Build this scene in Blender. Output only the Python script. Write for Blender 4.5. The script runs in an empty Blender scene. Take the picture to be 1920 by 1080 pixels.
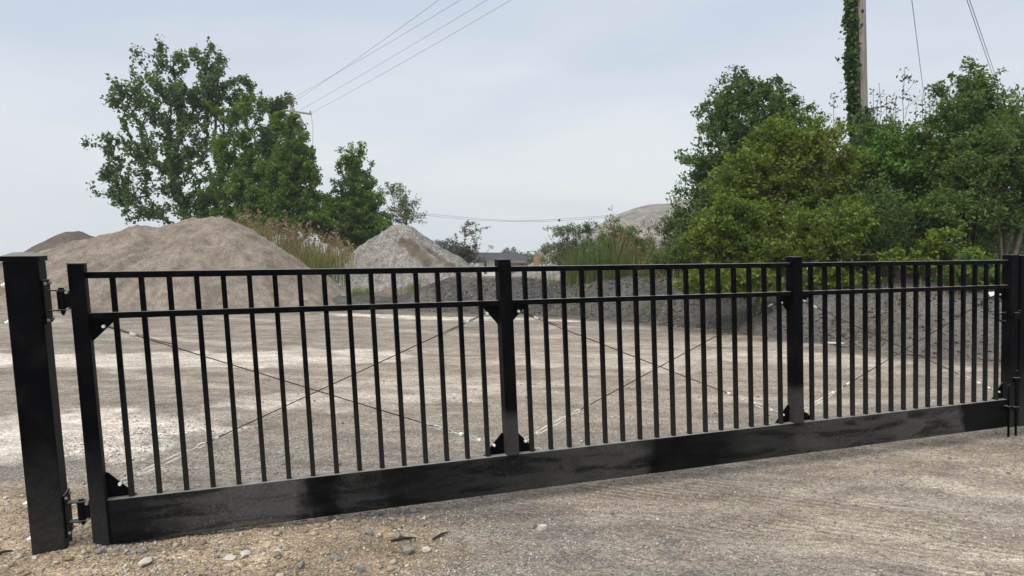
import bpy, bmesh, math, random
import numpy as np
from mathutils import Vector
D = bpy.data
scene = bpy.context.scene
COL = scene.collection
R = math.radians

# ------------------------------------------------------------------ camera, world, sun, exposure
EYE = 1.52
PITCH = 0.06463
FOC = 1331.0                       # focal length in pixels of a 1920 wide frame
cam_d = D.cameras.new("camera"); cam = D.objects.new("camera", cam_d); COL.objects.link(cam)
cam.location = (0, 0, EYE); cam.rotation_euler = (math.pi/2 - PITCH, 0, 0)
cam_d.sensor_width = 36.0; cam_d.lens = FOC/1920*36.0
cam_d.clip_start = 0.05; cam_d.clip_end = 6000
scene.camera = cam

SUN_EL, SUN_AZ = R(52), R(215)     # azimuth clockwise from +Y: behind the camera, a little left
w = D.worlds.new("World"); scene.world = w; w.use_nodes = True
wt = w.node_tree; wn = wt.nodes; wl = wt.links
for n in list(wn): wn.remove(n)
def wnode(t, **kw):
    n = wn.new(t)
    for k, v in kw.items(): setattr(n, k, v)
    return n
out = wnode('ShaderNodeOutputWorld')
sky = wnode('ShaderNodeTexSky', sky_type='NISHITA', sun_disc=False, sun_elevation=SUN_EL, sun_rotation=SUN_AZ)
sky.dust_density = 3.0; sky.air_density = 1.2
bg1 = wnode('ShaderNodeBackground'); bg1.inputs[1].default_value = 0.10
wl.new(sky.outputs[0], bg1.inputs[0])
tc = wnode('ShaderNodeTexCoord'); sep = wnode('ShaderNodeSeparateXYZ'); wl.new(tc.outputs['Generated'], sep.inputs[0])
mp = wnode('ShaderNodeMapping'); mp.inputs['Scale'].default_value = (1.6, 1.6, 6.5); mp.inputs['Rotation'].default_value = (0.12, -0.10, 0.3)
wl.new(tc.outputs['Generated'], mp.inputs[0])
nz = wnode('ShaderNodeTexNoise'); nz.inputs['Scale'].default_value = 1.15; nz.inputs['Detail'].default_value = 7; nz.inputs['Roughness'].default_value = .52; nz.inputs['Distortion'].default_value = .35
wl.new(mp.outputs[0], nz.inputs['Vector'])
rampz = wnode('ShaderNodeValToRGB'); wl.new(sep.outputs['Z'], rampz.inputs[0])   # brightness of the overcast by elevation
cr = rampz.color_ramp
cr.elements[0].position = 0.0; cr.elements[0].color = (.80, .835, .85, 1)
cr.elements[1].position = 1.0; cr.elements[1].color = (1.35, 1.37, 1.40, 1)
e = cr.elements.new(.12); e.color = (.735, .775, .81, 1)
e = cr.elements.new(.36); e.color = (.60, .665, .765, 1)
e = cr.elements.new(.55); e.color = (.95, .99, 1.05, 1)
rampc = wnode('ShaderNodeValToRGB'); wl.new(nz.outputs[0], rampc.inputs[0])
cc = rampc.color_ramp; cc.elements[0].position = .36; cc.elements[0].color = (.865, .90, .95, 1); cc.elements[1].position = .66; cc.elements[1].color = (1.05, 1.035, 1.02, 1)
mul = wnode('ShaderNodeMix', data_type='RGBA', blend_type='MULTIPLY'); mul.inputs[0].default_value = 1.0
wl.new(rampz.outputs[0], mul.inputs[6]); wl.new(rampc.outputs[0], mul.inputs[7])
bg2 = wnode('ShaderNodeBackground'); bg2.inputs[1].default_value = 0.96
wl.new(mul.outputs[2], bg2.inputs[0])
mixs = wnode('ShaderNodeMixShader'); mixs.inputs[0].default_value = .93
wl.new(bg1.outputs[0], mixs.inputs[1]); wl.new(bg2.outputs[0], mixs.inputs[2]); wl.new(mixs.outputs[0], out.inputs[0])

sl = D.lights.new("sun", 'SUN'); sl.energy = 2.3; sl.angle = R(40); sl.color = (1, .955, .89)
so = D.objects.new("sun", sl); COL.objects.link(so)
sd = Vector((math.sin(SUN_AZ)*math.cos(SUN_EL), math.cos(SUN_AZ)*math.cos(SUN_EL), math.sin(SUN_EL)))
so.rotation_euler = sd.to_track_quat('Z', 'Y').to_euler(); so.location = (0, 0, 40)

vs = scene.view_settings
vs.view_transform = 'Standard'; vs.look = 'None'; vs.exposure = 0.20; vs.gamma = 1.0
try: vs.use_curve_mapping = False
except Exception: pass
scene.render.engine = 'CYCLES'
scene.cycles.max_bounces = 6; scene.cycles.diffuse_bounces = 3; scene.cycles.transparent_max_bounces = 4
scene.cycles.use_denoising = True
scene.cycles.volume_step_rate = 4

# ------------------------------------------------------------------ small maths
CP, SP = math.cos(PITCH), math.sin(PITCH)
def at(px, py, depth):
    """world point seen at photo pixel (px, py), standing at distance `depth` along +Y"""
    u, v = (px-960)/FOC, -(py-540)/FOC
    r = np.array([u, CP + v*SP, -SP + v*CP])
    return np.array([0, 0, EYE]) + r*(depth/r[1])
def on_ground(px, py, h=0.0):
    u, v = (px-960)/FOC, -(py-540)/FOC
    r = np.array([u, CP + v*SP, -SP + v*CP])
    return np.array([0, 0, EYE]) + r*((h-EYE)/r[2])

def _hash(ix, iy, seed):
    h = (ix.astype(np.int64)*374761393 + iy.astype(np.int64)*668265263 + seed*1274126177) & 0x7fffffff
    h = ((h ^ (h >> 13))*1274126177) & 0x7fffffff
    return ((h ^ (h >> 16)) & 0xffff)/65535.0
def vnoise(x, y, seed=0):
    ix, iy = np.floor(x), np.floor(y); fx, fy = x-ix, y-iy
    fx = fx*fx*(3-2*fx); fy = fy*fy*(3-2*fy)
    a, b = _hash(ix, iy, seed), _hash(ix+1, iy, seed); c, d = _hash(ix, iy+1, seed), _hash(ix+1, iy+1, seed)
    return (a*(1-fx)+b*fx)*(1-fy) + (c*(1-fx)+d*fx)*fy
def fbm(x, y, oct=4, seed=0, gain=.5):
    s = 0; a = 1; t = 0
    for i in range(oct):
        s = s + a*(vnoise(x*2**i, y*2**i, seed+i*17)-.5); t += a; a *= gain
    return s/t*2                                     # about -1 .. 1
def sstep(a, b, x):
    t = np.clip((x-a)/(b-a), 0, 1); return t*t*(3-2*t)

# ------------------------------------------------------------------ materials
def mat(name):
    m = D.materials.new(name); m.use_nodes = True
    return m, m.node_tree.nodes, m.node_tree.links, m.node_tree.nodes['Principled BSDF']
def link_in(l, a, b): l.new(a, b)
def N(nodes, t, **kw):
    n = nodes.new(t)
    for k, v in kw.items(): setattr(n, k, v)
    return n
def noise(nodes, links, vec, scale, detail=4, rough=.55, dist=0.0):
    n = N(nodes, 'ShaderNodeTexNoise'); n.inputs['Scale'].default_value = scale; n.inputs['Detail'].default_value = detail
    n.inputs['Roughness'].default_value = rough; n.inputs['Distortion'].default_value = dist
    if vec is not None: links.new(vec, n.inputs['Vector'])
    return n.outputs['Fac']
def ramp(nodes, links, fac, stops):
    r = N(nodes, 'ShaderNodeValToRGB'); links.new(fac, r.inputs[0]); c = r.color_ramp
    def col(v): return (v, v, v, 1) if isinstance(v, (int, float)) else (*v, 1)
    c.elements[0].position = stops[0][0]; c.elements[0].color = col(stops[0][1])
    c.elements[1].position = stops[-1][0]; c.elements[1].color = col(stops[-1][1])
    for p, v in stops[1:-1]:
        e = c.elements.new(p); e.color = col(v)
    return r.outputs[0]
def mix(nodes, links, fac, a, b, mode='MIX'):
    m = N(nodes, 'ShaderNodeMix', data_type='RGBA', blend_type=mode)
    for i, v in ((0, fac), (6, a), (7, b)):
        if hasattr(v, 'is_linked'): links.new(v, m.inputs[i])
        elif i == 0: m.inputs[0].default_value = v
        else: m.inputs[i].default_value = (*v, 1) if len(v) == 3 else v
    return m.outputs[2]
def math_(nodes, links, op, a, b=None, clamp=False):
    m = N(nodes, 'ShaderNodeMath', operation=op, use_clamp=clamp)
    for i, v in enumerate((a, b)):
        if v is None: continue
        if hasattr(v, 'is_linked'): links.new(v, m.inputs[i])
        else: m.inputs[i].default_value = v
    return m.outputs[0]
def objco(nodes): return N(nodes, 'ShaderNodeTexCoord').outputs['Object']
def mapped(nodes, links, vec, scale=(1, 1, 1), rot=(0, 0, 0), loc=(0, 0, 0)):
    m = N(nodes, 'ShaderNodeMapping'); m.inputs['Scale'].default_value = scale; m.inputs['Rotation'].default_value = rot; m.inputs['Location'].default_value = loc
    links.new(vec, m.inputs[0]); return m.outputs[0]
def bump(nodes, links, h, strength=.5, dist=.02, prev=None):
    b = N(nodes, 'ShaderNodeBump'); b.inputs['Strength'].default_value = strength; b.inputs['Distance'].default_value = dist
    links.new(h, b.inputs['Height'])
    if prev is not None: links.new(prev, b.inputs['Normal'])
    return b.outputs[0]

def paint_material(name, dust_stops=None, z_dust=None):
    """black powder coat with road dust. dust_stops: (s, amount) along local x; z_dust: height under which dust lies"""
    m, n, l, p = mat(name)
    co = objco(n)
    big = noise(n, l, co, 6, 5, .6, .6); fine = noise(n, l, co, 60, 3, .6)
    streak = noise(n, l, mapped(n, l, co, (1.6, 4, 8), (0, R(-20), 0)), 1.6, 4, .5, 1.1)
    base = mix(n, l, ramp(n, l, big, [(.35, 0.0), (.7, 1.0)]), (.0009, .0012, .0020), (.0022, .0024, .0029))
    amt = ramp(n, l, big, [(.50, 0.0), (.75, .05)])
    if dust_stops:
        sx = N(n, 'ShaderNodeSeparateXYZ'); l.new(co, sx.inputs[0])
        wob = math_(n, l, 'MULTIPLY', math_(n, l, 'SUBTRACT', noise(n, l, co, 5, 4, .65), .5), .40)
        s = math_(n, l, 'MULTIPLY', math_(n, l, 'ADD', sx.outputs[0], wob), 1/6.3)
        along = ramp(n, l, s, [(max(0, a/6.3), v) for a, v in dust_stops])
        tex = math_(n, l, 'ADD', math_(n, l, 'MULTIPLY', ramp(n, l, streak, [(.40, .16), (.52, .75), (.75, 1.0)]), .75), math_(n, l, 'MULTIPLY', ramp(n, l, fine, [(.4, .2), (.66, 1.0)]), .25))
        vr = N(n, 'ShaderNodeTexVoronoi'); vr.inputs['Scale'].default_value = 17; l.new(co, vr.inputs['Vector'])      # dried splash rings
        vs_ = N(n, 'ShaderNodeSeparateColor'); l.new(vr.outputs['Color'], vs_.inputs[0])
        ring = math_(n, l, 'MULTIPLY', ramp(n, l, vr.outputs['Distance'], [(.13, 0.0), (.19, 1.0), (.25, 0.0)]), ramp(n, l, vs_.outputs[0], [(.66, 0.0), (.68, .5)]))
        spots = ramp(n, l, noise(n, l, co, 75, 2, .5), [(.60, 0.0), (.66, .55)])
        tex = math_(n, l, 'ADD', tex, math_(n, l, 'ADD', ring, spots), True)
        amt = math_(n, l, 'ADD', math_(n, l, 'MULTIPLY', along, tex), math_(n, l, 'MULTIPLY', amt, .3), True)
    if z_dust is not None:
        sz = N(n, 'ShaderNodeSeparateXYZ'); l.new(co, sz.inputs[0])
        wz = math_(n, l, 'ADD', sz.outputs[2], math_(n, l, 'MULTIPLY', math_(n, l, 'SUBTRACT', noise(n, l, co, 9, 3), .5), z_dust[2]))
        mr = N(n, 'ShaderNodeMapRange'); l.new(wz, mr.inputs[0])
        mr.inputs[1].default_value = z_dust[0]; mr.inputs[2].default_value = z_dust[1]; mr.inputs[3].default_value = z_dust[3]; mr.inputs[4].default_value = 0
        amt = math_(n, l, 'ADD', amt, math_(n, l, 'MULTIPLY', mr.outputs[0], ramp(n, l, fine, [(.3, .55), (.7, 1.0)])), True)
    speck = ramp(n, l, noise(n, l, co, 140, 2, .5), [(.70, 0.0), (.76, .5)])
    c = mix(n, l, amt, base, (.125, .121, .112))
    c = mix(n, l, math_(n, l, 'MULTIPLY', speck, .35), c, (.16, .15, .14))
    l.new(math_(n, l, 'ADD', math_(n, l, 'MULTIPLY', amt, .40), .48, True), p.inputs['Roughness'])
    p.inputs['Specular IOR Level'].default_value = .04
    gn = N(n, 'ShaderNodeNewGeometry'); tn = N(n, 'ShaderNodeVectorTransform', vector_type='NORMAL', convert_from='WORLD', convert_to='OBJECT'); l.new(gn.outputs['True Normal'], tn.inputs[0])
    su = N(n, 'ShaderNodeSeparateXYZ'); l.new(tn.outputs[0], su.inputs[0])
    top_sheen = math_(n, l, 'MULTIPLY', ramp(n, l, su.outputs[2], [(.55, 0.0), (.92, 1.0)]), ramp(n, l, noise(n, l, co, 14, 4), [(.3, .55), (.7, .95)]))   # sheen of the upper faces, painted in as a lighter colour
    l.new(mix(n, l, top_sheen, c, (.27, .26, .235)), p.inputs['Base Color'])
    l.new(bump(n, l, noise(n, l, co, 90, 2), .08, .002), p.inputs['Normal'])
    return m
M = {}
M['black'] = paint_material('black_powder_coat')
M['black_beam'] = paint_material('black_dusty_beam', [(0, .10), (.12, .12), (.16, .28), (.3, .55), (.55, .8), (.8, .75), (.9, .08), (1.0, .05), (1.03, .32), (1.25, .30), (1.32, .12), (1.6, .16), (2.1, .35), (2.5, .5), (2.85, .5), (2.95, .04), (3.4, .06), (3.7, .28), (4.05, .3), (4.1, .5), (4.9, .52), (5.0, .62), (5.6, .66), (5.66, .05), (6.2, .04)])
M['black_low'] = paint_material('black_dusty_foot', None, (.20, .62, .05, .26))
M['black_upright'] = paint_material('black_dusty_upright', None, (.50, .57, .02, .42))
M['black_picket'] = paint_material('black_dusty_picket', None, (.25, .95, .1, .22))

def simple(name, col, rough=.6, metal=0.0, var=.25, scale=8, spec=.4, bumpy=0.0):
    m, n, l, p = mat(name)
    co = objco(n); f = noise(n, l, co, scale, 5, .6)
    a = tuple(c*(1-var) for c in col); b = tuple(min(1, c*(1+var)) for c in col)
    l.new(mix(n, l, ramp(n, l, f, [(.3, 0.0), (.7, 1.0)]), a, b), p.inputs['Base Color'])
    p.inputs['Roughness'].default_value = rough; p.inputs['Metallic'].default_value = metal; p.inputs['Specular IOR Level'].default_value = spec
    if bumpy: l.new(bump(n, l, f, .6, bumpy), p.inputs['Normal'])
    return m
M['galv'] = simple('galvanised_steel', (.88, .85, .78), .5, .05, .12, 40)
M['galv_dull'] = simple('dull_zinc', (.30, .29, .275), .5, .3, .2, 40)
M['cable'] = simple('dark_steel_cable', (.022, .020, .019), .55, .3, .3, 60)
M['wire'] = simple('aluminium_wire', (.33, .31, .36), .6, 0, .1, 1)
M['bark'] = simple('grey_brown_bark', (.075, .062, .050), .9, 0, .35, 12, .2, .02)
M['bark_dark'] = simple('dark_bark', (.040, .034, .028), .9, 0, .3, 12, .2, .02)
M['twig'] = simple('dry_twig', (.17, .14, .115), .9, 0, .3, 8, .2)
M['roof_shingle'] = simple('dark_roof_shingle', (.050, .048, .052), .9, 0, .25, 3, .2)
M['house_white'] = simple('white_siding', (.72, .71, .69), .7, 0, .06, 2)
M['house_brown'] = simple('brown_brick', (.20, .15, .13), .9, 0, .25, 3)
M['glass_dark'] = simple('dark_window', (.045, .045, .05), .2, 0, .1, 2)
M['tank_orange'] = simple('weathered_orange', (.34, .20, .085), .7, 0, .3, 1.2)
M['paper'] = simple('white_scrap', (.72, .70, .67), .7, 0, .1, 10)

def wood_pole_mat():
    m, n, l, p = mat('weathered_pole_wood'); co = objco(n)
    g = noise(n, l, mapped(n, l, co, (26, 26, .9)), 1.5, 6, .65, .3)
    c = ramp(n, l, g, [(.3, (.13, .112, .098)), (.5, (.25, .222, .198)), (.72, (.38, .35, .32))])
    l.new(c, p.inputs['Base Color']); p.inputs['Roughness'].default_value = .9
    l.new(bump(n, l, g, .7, .01), p.inputs['Normal']); return m
M['pole'] = wood_pole_mat()

def leaf_mat(name, dark, mid, light, trans=.30, clump_scale=.9):
    m, n, l, p = mat(name)
    geo = N(n, 'ShaderNodeNewGeometry'); co = objco(n)
    rnd = geo.outputs['Random Per Island']
    cl = noise(n, l, co, clump_scale, 3, .6)
    f = math_(n, l, 'ADD', math_(n, l, 'MULTIPLY', rnd, .55), math_(n, l, 'MULTIPLY', math_(n, l, 'SUBTRACT', cl, .28), 1.0), True)
    c = ramp(n, l, f, [(.15, dark), (.5, mid), (.9, light)])
    l.new(c, p.inputs['Base Color']); p.inputs['Roughness'].default_value = .55; p.inputs['Specular IOR Level'].default_value = .28
    tr = N(n, 'ShaderNodeBsdfTranslucent'); l.new(mix(n, l, 1.0, c, (1.15, 1.25, .55), 'MULTIPLY'), tr.inputs[0])
    ms = N(n, 'ShaderNodeMixShader'); ms.inputs[0].default_value = trans
    o = n['Material Output']
    l.new(p.outputs[0], ms.inputs[1]); l.new(tr.outputs[0], ms.inputs[2]); l.new(ms.outputs[0], o.inputs[0])
    return m
M['leaf_cotton'] = leaf_mat('cottonwood_leaf', (.052, .088, .032), (.090, .148, .046), (.140, .215, .062), .34)
M['leaf_fresh'] = leaf_mat('fresh_green_leaf', (.066, .116, .020), (.112, .190, .030), (.155, .250, .040), .38)
M['leaf_deep'] = leaf_mat('deep_green_leaf', (.048, .088, .028), (.084, .146, .040), (.128, .205, .054), .34)
M['leaf_bush'] = leaf_mat('yellow_green_leaf', (.064, .104, .017), (.132, .186, .025), (.230, .275, .036), .38)
M['leaf_bright'] = leaf_mat('bright_green_leaf', (0.052, 0.109, 0.018), (0.092, 0.184, 0.028), (0.144, 0.253, 0.041), .32)
M['leaf_mid'] = leaf_mat('mid_green_leaf', (.052, .092, .024), (.094, .152, .034), (.150, .215, .048), .36)
M['leaf_grey'] = leaf_mat('grey_green_leaf', (.075, .096, .045), (.120, .145, .066), (.17, .195, .09), .30)
M['leaf_pale'] = leaf_mat('pale_sapling_leaf', (.07, .08, .05), (.11, .12, .075), (.17, .17, .12), .25)
M['leaf_ivy'] = leaf_mat('ivy_leaf', (0.028, 0.059, 0.017), (0.053, 0.101, 0.025), (0.091, 0.154, 0.036), .22)
M['leaf_far'] = leaf_mat('far_tree_leaf', (.040, .062, .042), (.060, .090, .058), (.085, .115, .075), .2, .3)
M['leaf_brown'] = leaf_mat('brown_thicket', (.050, .048, .028), (.085, .080, .045), (.12, .115, .06), .2)
M['reed'] = leaf_mat('dry_reed', (.150, .135, .062), (.225, .195, .095), (.33, .28, .155), .3, .5)
M['reed_green'] = leaf_mat('green_reed', (.075, .105, .030), (.12, .155, .045), (.19, .21, .075), .3, .5)
M['grass'] = leaf_mat('tall_green_grass', (.060, .085, .028), (.095, .128, .040), (.15, .18, .062), .3, .6)
M['plume'] = leaf_mat('reed_plume', (.17, .115, .075), (.235, .165, .11), (.31, .23, .16), .3, 2)

# granular heaps
def heap_mat(name, c1, c2, c3, grain=60, streak=(6, 6, .6), g_str=.6, stone=None, weed=None, light=(.17, .155, .14)):
    m, n, l, p = mat(name); co = objco(n)
    big = noise(n, l, co, .9, 5, .6, .5); st = noise(n, l, mapped(n, l, co, streak), 1.2, 5, .6, .6)
    gr = noise(n, l, co, grain, 3, .7)
    f = math_(n, l, 'ADD', math_(n, l, 'MULTIPLY', big, .45), math_(n, l, 'ADD', math_(n, l, 'MULTIPLY', st, .30), math_(n, l, 'MULTIPLY', gr, .25)))
    c = ramp(n, l, f, [(.36, c1), (.5, c2), (.64, c3)])
    spk = ramp(n, l, noise(n, l, co, grain*2.2, 2, .6), [(.35, .62), (.65, 1.30)])
    c = mix(n, l, .7, c, spk, 'MULTIPLY')
    if stone:
        v = N(n, 'ShaderNodeTexVoronoi'); v.inputs['Scale'].default_value = stone[0]; l.new(co, v.inputs['Vector'])
        msk = ramp(n, l, v.outputs['Color'], [(stone[1], 0.0), (stone[1]+.08, 1.0)])
        c = mix(n, l, math_(n, l, 'MULTIPLY', msk, stone[3]), c, stone[2])
    if weed:
        c = mix(n, l, ramp(n, l, noise(n, l, co, weed[0], 4, .6), [(weed[1], 0.0), (weed[1]+.07, .75)]), c, weed[2])
    clod = noise(n, l, co, grain*.30, 5, .75); c = mix(n, l, .8, c, ramp(n, l, clod, [(.36, .70), (.5, 1.0), (.64, 1.22)]), 'MULTIPLY')
    at_ = N(n, 'ShaderNodeAttribute', attribute_name='stain'); ss = N(n, 'ShaderNodeSeparateColor'); l.new(at_.outputs['Color'], ss.inputs[0])
    c = mix(n, l, ss.outputs[0], c, mix(n, l, ramp(n, l, big, [(.4, 0.0), (.6, 1.0)]), (.075, .055, .042), (.145, .118, .082)))   # damp brown earth in the gullies
    c = mix(n, l, math_(n, l, 'MULTIPLY', ss.outputs[1], .6), c, mix(n, l, ramp(n, l, gr, [(.35, 0.0), (.65, 1.0)]), tuple(v*.65 for v in light), tuple(v*1.35 for v in light)))
    l.new(c, p.inputs['Base Color']); p.inputs['Roughness'].default_value = .95; p.inputs['Specular IOR Level'].default_value = .15
    b = bump(n, l, gr, g_str, .03); b = bump(n, l, noise(n, l, co, grain*.25, 4, .65), g_str*.8, .08, b)
    l.new(b, p.inputs['Normal']); return m
M['sand'] = heap_mat('brown_sand', (.150, .124, .099), (.212, .178, .143), (.292, .250, .205), 17, (3.2, 3.2, .45), .55)
M['sand_dark'] = heap_mat('dark_sand', (.085, .071, .060), (.115, .097, .082), (.15, .127, .108), 30, (4, 4, .7), .4)
M['gravel'] = heap_mat('grey_gravel', (.135, .125, .110), (.205, .190, .170), (.295, .277, .250), 14, (4, 4, .8), .9, (30, .66, (.46, .45, .42), .45), (.9, .60, (.150, .112, .085)))
M['millings'] = heap_mat('dark_millings', (.052, .048, .045), (.090, .083, .076), (.150, .138, .125), 18, (3, 3, 1.2), .9, (26, .84, (.22, .20, .18), .6), (1.1, .66, (.075, .085, .035)))
M['dirt'] = heap_mat('brown_dirt', (.12, .092, .068), (.19, .15, .11), (.27, .22, .165), 34, (3, 3, 1.2), .8)
M['hill'] = heap_mat('pale_stone_dust', (.170, .158, .142), (.210, .196, .177), (.262, .245, .222), 3, (1.2, 1.2, .3), .4)
M['stone_pale'] = simple('pale_limestone', (.62, .575, .51), .85, 0, .22, 14, .25, .01)
M['stone_grey'] = simple('grey_stone', (.26, .24, .215), .85, 0, .25, 14, .25, .01)

def ground_mat():
    m, n, l, p = mat('gravel_yard'); co = objco(n)
    a1 = N(n, 'ShaderNodeAttribute', attribute_name='mask'); s1 = N(n, 'ShaderNodeSeparateColor'); l.new(a1.outputs['Color'], s1.inputs[0])
    a2 = N(n, 'ShaderNodeAttribute', attribute_name='mask_b'); s2 = N(n, 'ShaderNodeSeparateColor'); l.new(a2.outputs['Color'], s2.inputs[0])
    big = noise(n, l, co, .7, 6, .62, .4); mid = noise(n, l, co, 7, 5, .65); fine = noise(n, l, co, 55, 4, .7); micro = noise(n, l, co, 190, 3, .7)
    lanes = noise(n, l, mapped(n, l, co, (.22, 2.6, 1), (0, 0, R(6))), 1.5, 5, .6, .3)
    f = math_(n, l, 'ADD', math_(n, l, 'MULTIPLY', big, .35), math_(n, l, 'ADD', math_(n, l, 'MULTIPLY', lanes, .35), math_(n, l, 'MULTIPLY', mid, .30)))
    c = ramp(n, l, f, [(.34, (.180, .160, .140)), (.5, (.255, .231, .204)), (.66, (.345, .316, .282))])
    c = mix(n, l, math_(n, l, 'MULTIPLY', s2.outputs[1], .85), c, ramp(n, l, mid, [(.3, (.290, .243, .192)), (.7, (.425, .363, .292))]))      # tan, driven on
    c = mix(n, l, math_(n, l, 'MULTIPLY', s1.outputs[0], .9), c, ramp(n, l, mid, [(.3, (.60, .555, .50)), (.7, (.78, .735, .67))]))        # pale limestone dust
    c = mix(n, l, math_(n, l, 'MULTIPLY', s1.outputs[1], .95), c, ramp(n, l, math_(n, l, 'ADD', math_(n, l, 'MULTIPLY', big, .5), math_(n, l, 'MULTIPLY', mid, .5)), [(.33, (.190, .142, .100)), (.5, (.385, .305, .215)), (.68, (.575, .475, .352))]))   # soil
    c = mix(n, l, math_(n, l, 'MULTIPLY', s2.outputs[0], .9), c, ramp(n, l, mid, [(.3, (.075, .067, .060)), (.7, (.135, .122, .108))]))      # dark millings spread
    def cells(scale, rnd=1.0):
        v = N(n, 'ShaderNodeTexVoronoi'); v.inputs['Scale'].default_value = scale; v.inputs['Randomness'].default_value = rnd
        w2 = N(n, 'ShaderNodeVectorMath', operation='ADD'); l.new(co, w2.inputs[0])
        nn = N(n, 'ShaderNodeTexNoise'); nn.inputs['Scale'].default_value = scale*.8; nn.inputs['Detail'].default_value = 2; l.new(co, nn.inputs['Vector'])
        sc2 = N(n, 'ShaderNodeVectorMath', operation='SCALE'); sc2.inputs['Scale'].default_value = .5/scale; l.new(nn.outputs['Color'], sc2.inputs[0]); l.new(sc2.outputs[0], w2.inputs[1])
        l.new(w2.outputs[0], v.inputs['Vector'])
        sp = N(n, 'ShaderNodeSeparateColor'); l.new(v.outputs['Color'], sp.inputs[0]); return sp.outputs[0], v.outputs['Distance']
    ca, da = cells(62); cb, db_ = cells(150); cc_, dc = cells(26)
    smooth_ = math_(n, l, 'MULTIPLY', math_(n, l, 'ADD', s1.outputs[2], math_(n, l, 'MULTIPLY', s2.outputs[1], .5), True), ramp(n, l, noise(n, l, mapped(n, l, co, (1, 5, 1), (0, 0, R(23.8))), 1.2, 5, .65, .5), [(.40, 0.0), (.60, 1.0)]))   # packed fines in the wheel lanes
    c = mix(n, l, math_(n, l, 'MULTIPLY', smooth_, .7), c, (.40, .350, .295))
    strm = noise(n, l, mapped(n, l, co, (1.0, 30, 1), (0, 0, R(23.8))), 1.0, 4, .6, .2)
    lanef = math_(n, l, 'MULTIPLY', s2.outputs[2], ramp(n, l, strm, [(.36, .30), (.56, 1.0)]))
    c = mix(n, l, math_(n, l, 'MULTIPLY', lanef, 1.0), c, (.58, .515, .445))
    smooth_ = math_(n, l, 'MAXIMUM', smooth_, math_(n, l, 'MULTIPLY', s2.outputs[2], .9))
    rough_ = math_(n, l, 'SUBTRACT', .78, math_(n, l, 'MULTIPLY', smooth_, .50))
    c = mix(n, l, rough_, c, ramp(n, l, ca, [(.0, .62), (.45, 1.0), (.85, 1.15), (1.0, 1.7)]), 'MULTIPLY')
    c = mix(n, l, .7, c, ramp(n, l, cb, [(.0, .60), (.5, 1.0), (1.0, 1.5)]), 'MULTIPLY')
    gap = ramp(n, l, noise(n, l, co, 24, 5, .7), [(.34, .50), (.43, 1.0)]); c = mix(n, l, .8, c, gap, 'MULTIPLY')
    patch = ramp(n, l, noise(n, l, mapped(n, l, co, (1, 2.2, 1), (0, 0, R(18))), 1.6, 6, .7, .6), [(.34, .66), (.5, 1.0), (.66, 1.34)]); c = mix(n, l, .9, c, patch, 'MULTIPLY')
    spk = ramp(n, l, fine, [(.32, .70), (.5, 1.0), (.68, 1.25)]); c = mix(n, l, .6, c, spk, 'MULTIPLY')
    spm = ramp(n, l, micro, [(.33, .5), (.67, 1.5)]); c = mix(n, l, .6, c, spm, 'MULTIPLY')
    v = N(n, 'ShaderNodeTexVoronoi'); v.inputs['Scale'].default_value = 38; l.new(co, v.inputs['Vector'])
    peb = ramp(n, l, v.outputs['Color'], [(.78, 0.0), (.84, 1.0)]); pr = ramp(n, l, v.outputs['Distance'], [(.25, 1.0), (.45, 0.0)])
    pm = math_(n, l, 'MULTIPLY', peb, pr)
    c = mix(n, l, math_(n, l, 'MULTIPLY', pm, .55), c, (.42, .39, .35))
    wv = N(n, 'ShaderNodeTexWave', wave_type='BANDS', bands_direction='Y'); wv.inputs['Scale'].default_value = 5.2; wv.inputs['Distortion'].default_value = 2.2; wv.inputs['Detail'].default_value = 4; wv.inputs['Detail Scale'].default_value = 2.5; wv.inputs['Detail Roughness'].default_value = .7
    l.new(mapped(n, l, co, (1, 1, 1), (0, 0, R(23.8))), wv.inputs['Vector'])
    tread = math_(n, l, 'MULTIPLY', s1.outputs[2], ramp(n, l, noise(n, l, mapped(n, l, co, (1, 4, 1), (0, 0, R(23.8))), 1.1, 4, .6), [(.42, 0.0), (.58, 1.0)]))
    c = mix(n, l, math_(n, l, 'MULTIPLY', tread, .65), c, mix(n, l, 1.0, c, ramp(n, l, wv.outputs['Fac'], [(.10, .52), (.35, 1.0), (.9, 1.16)]), 'MULTIPLY'))
    c = mix(n, l, 1.0, c, (1.10, 1.06, 1.0), 'MULTIPLY')
    l.new(c, p.inputs['Base Color']); p.inputs['Roughness'].default_value = .95; p.inputs['Specular IOR Level'].default_value = .12
    grooves = noise(n, l, mapped(n, l, co, (1.2, 34, 1), (0, 0, R(23.8))), 1.0, 4, .6, .15)
    g2 = math_(n, l, 'MULTIPLY', grooves, s1.outputs[2])
    b = bump(n, l, math_(n, l, 'MULTIPLY', strm, s2.outputs[2]), .9, .04); b = bump(n, l, g2, .8, .04, b); b = bump(n, l, math_(n, l, 'MULTIPLY', da, ca), .8, .012, b); b = bump(n, l, noise(n, l, co, 16, 5, .7), .8, .05, b); b = bump(n, l, fine, .5, .018, b); b = bump(n, l, micro, .5, .006, b); b = bump(n, l, pm, .5, .012, b)
    l.new(b, p.inputs['Normal']); return m
M['ground'] = ground_mat()

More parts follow.
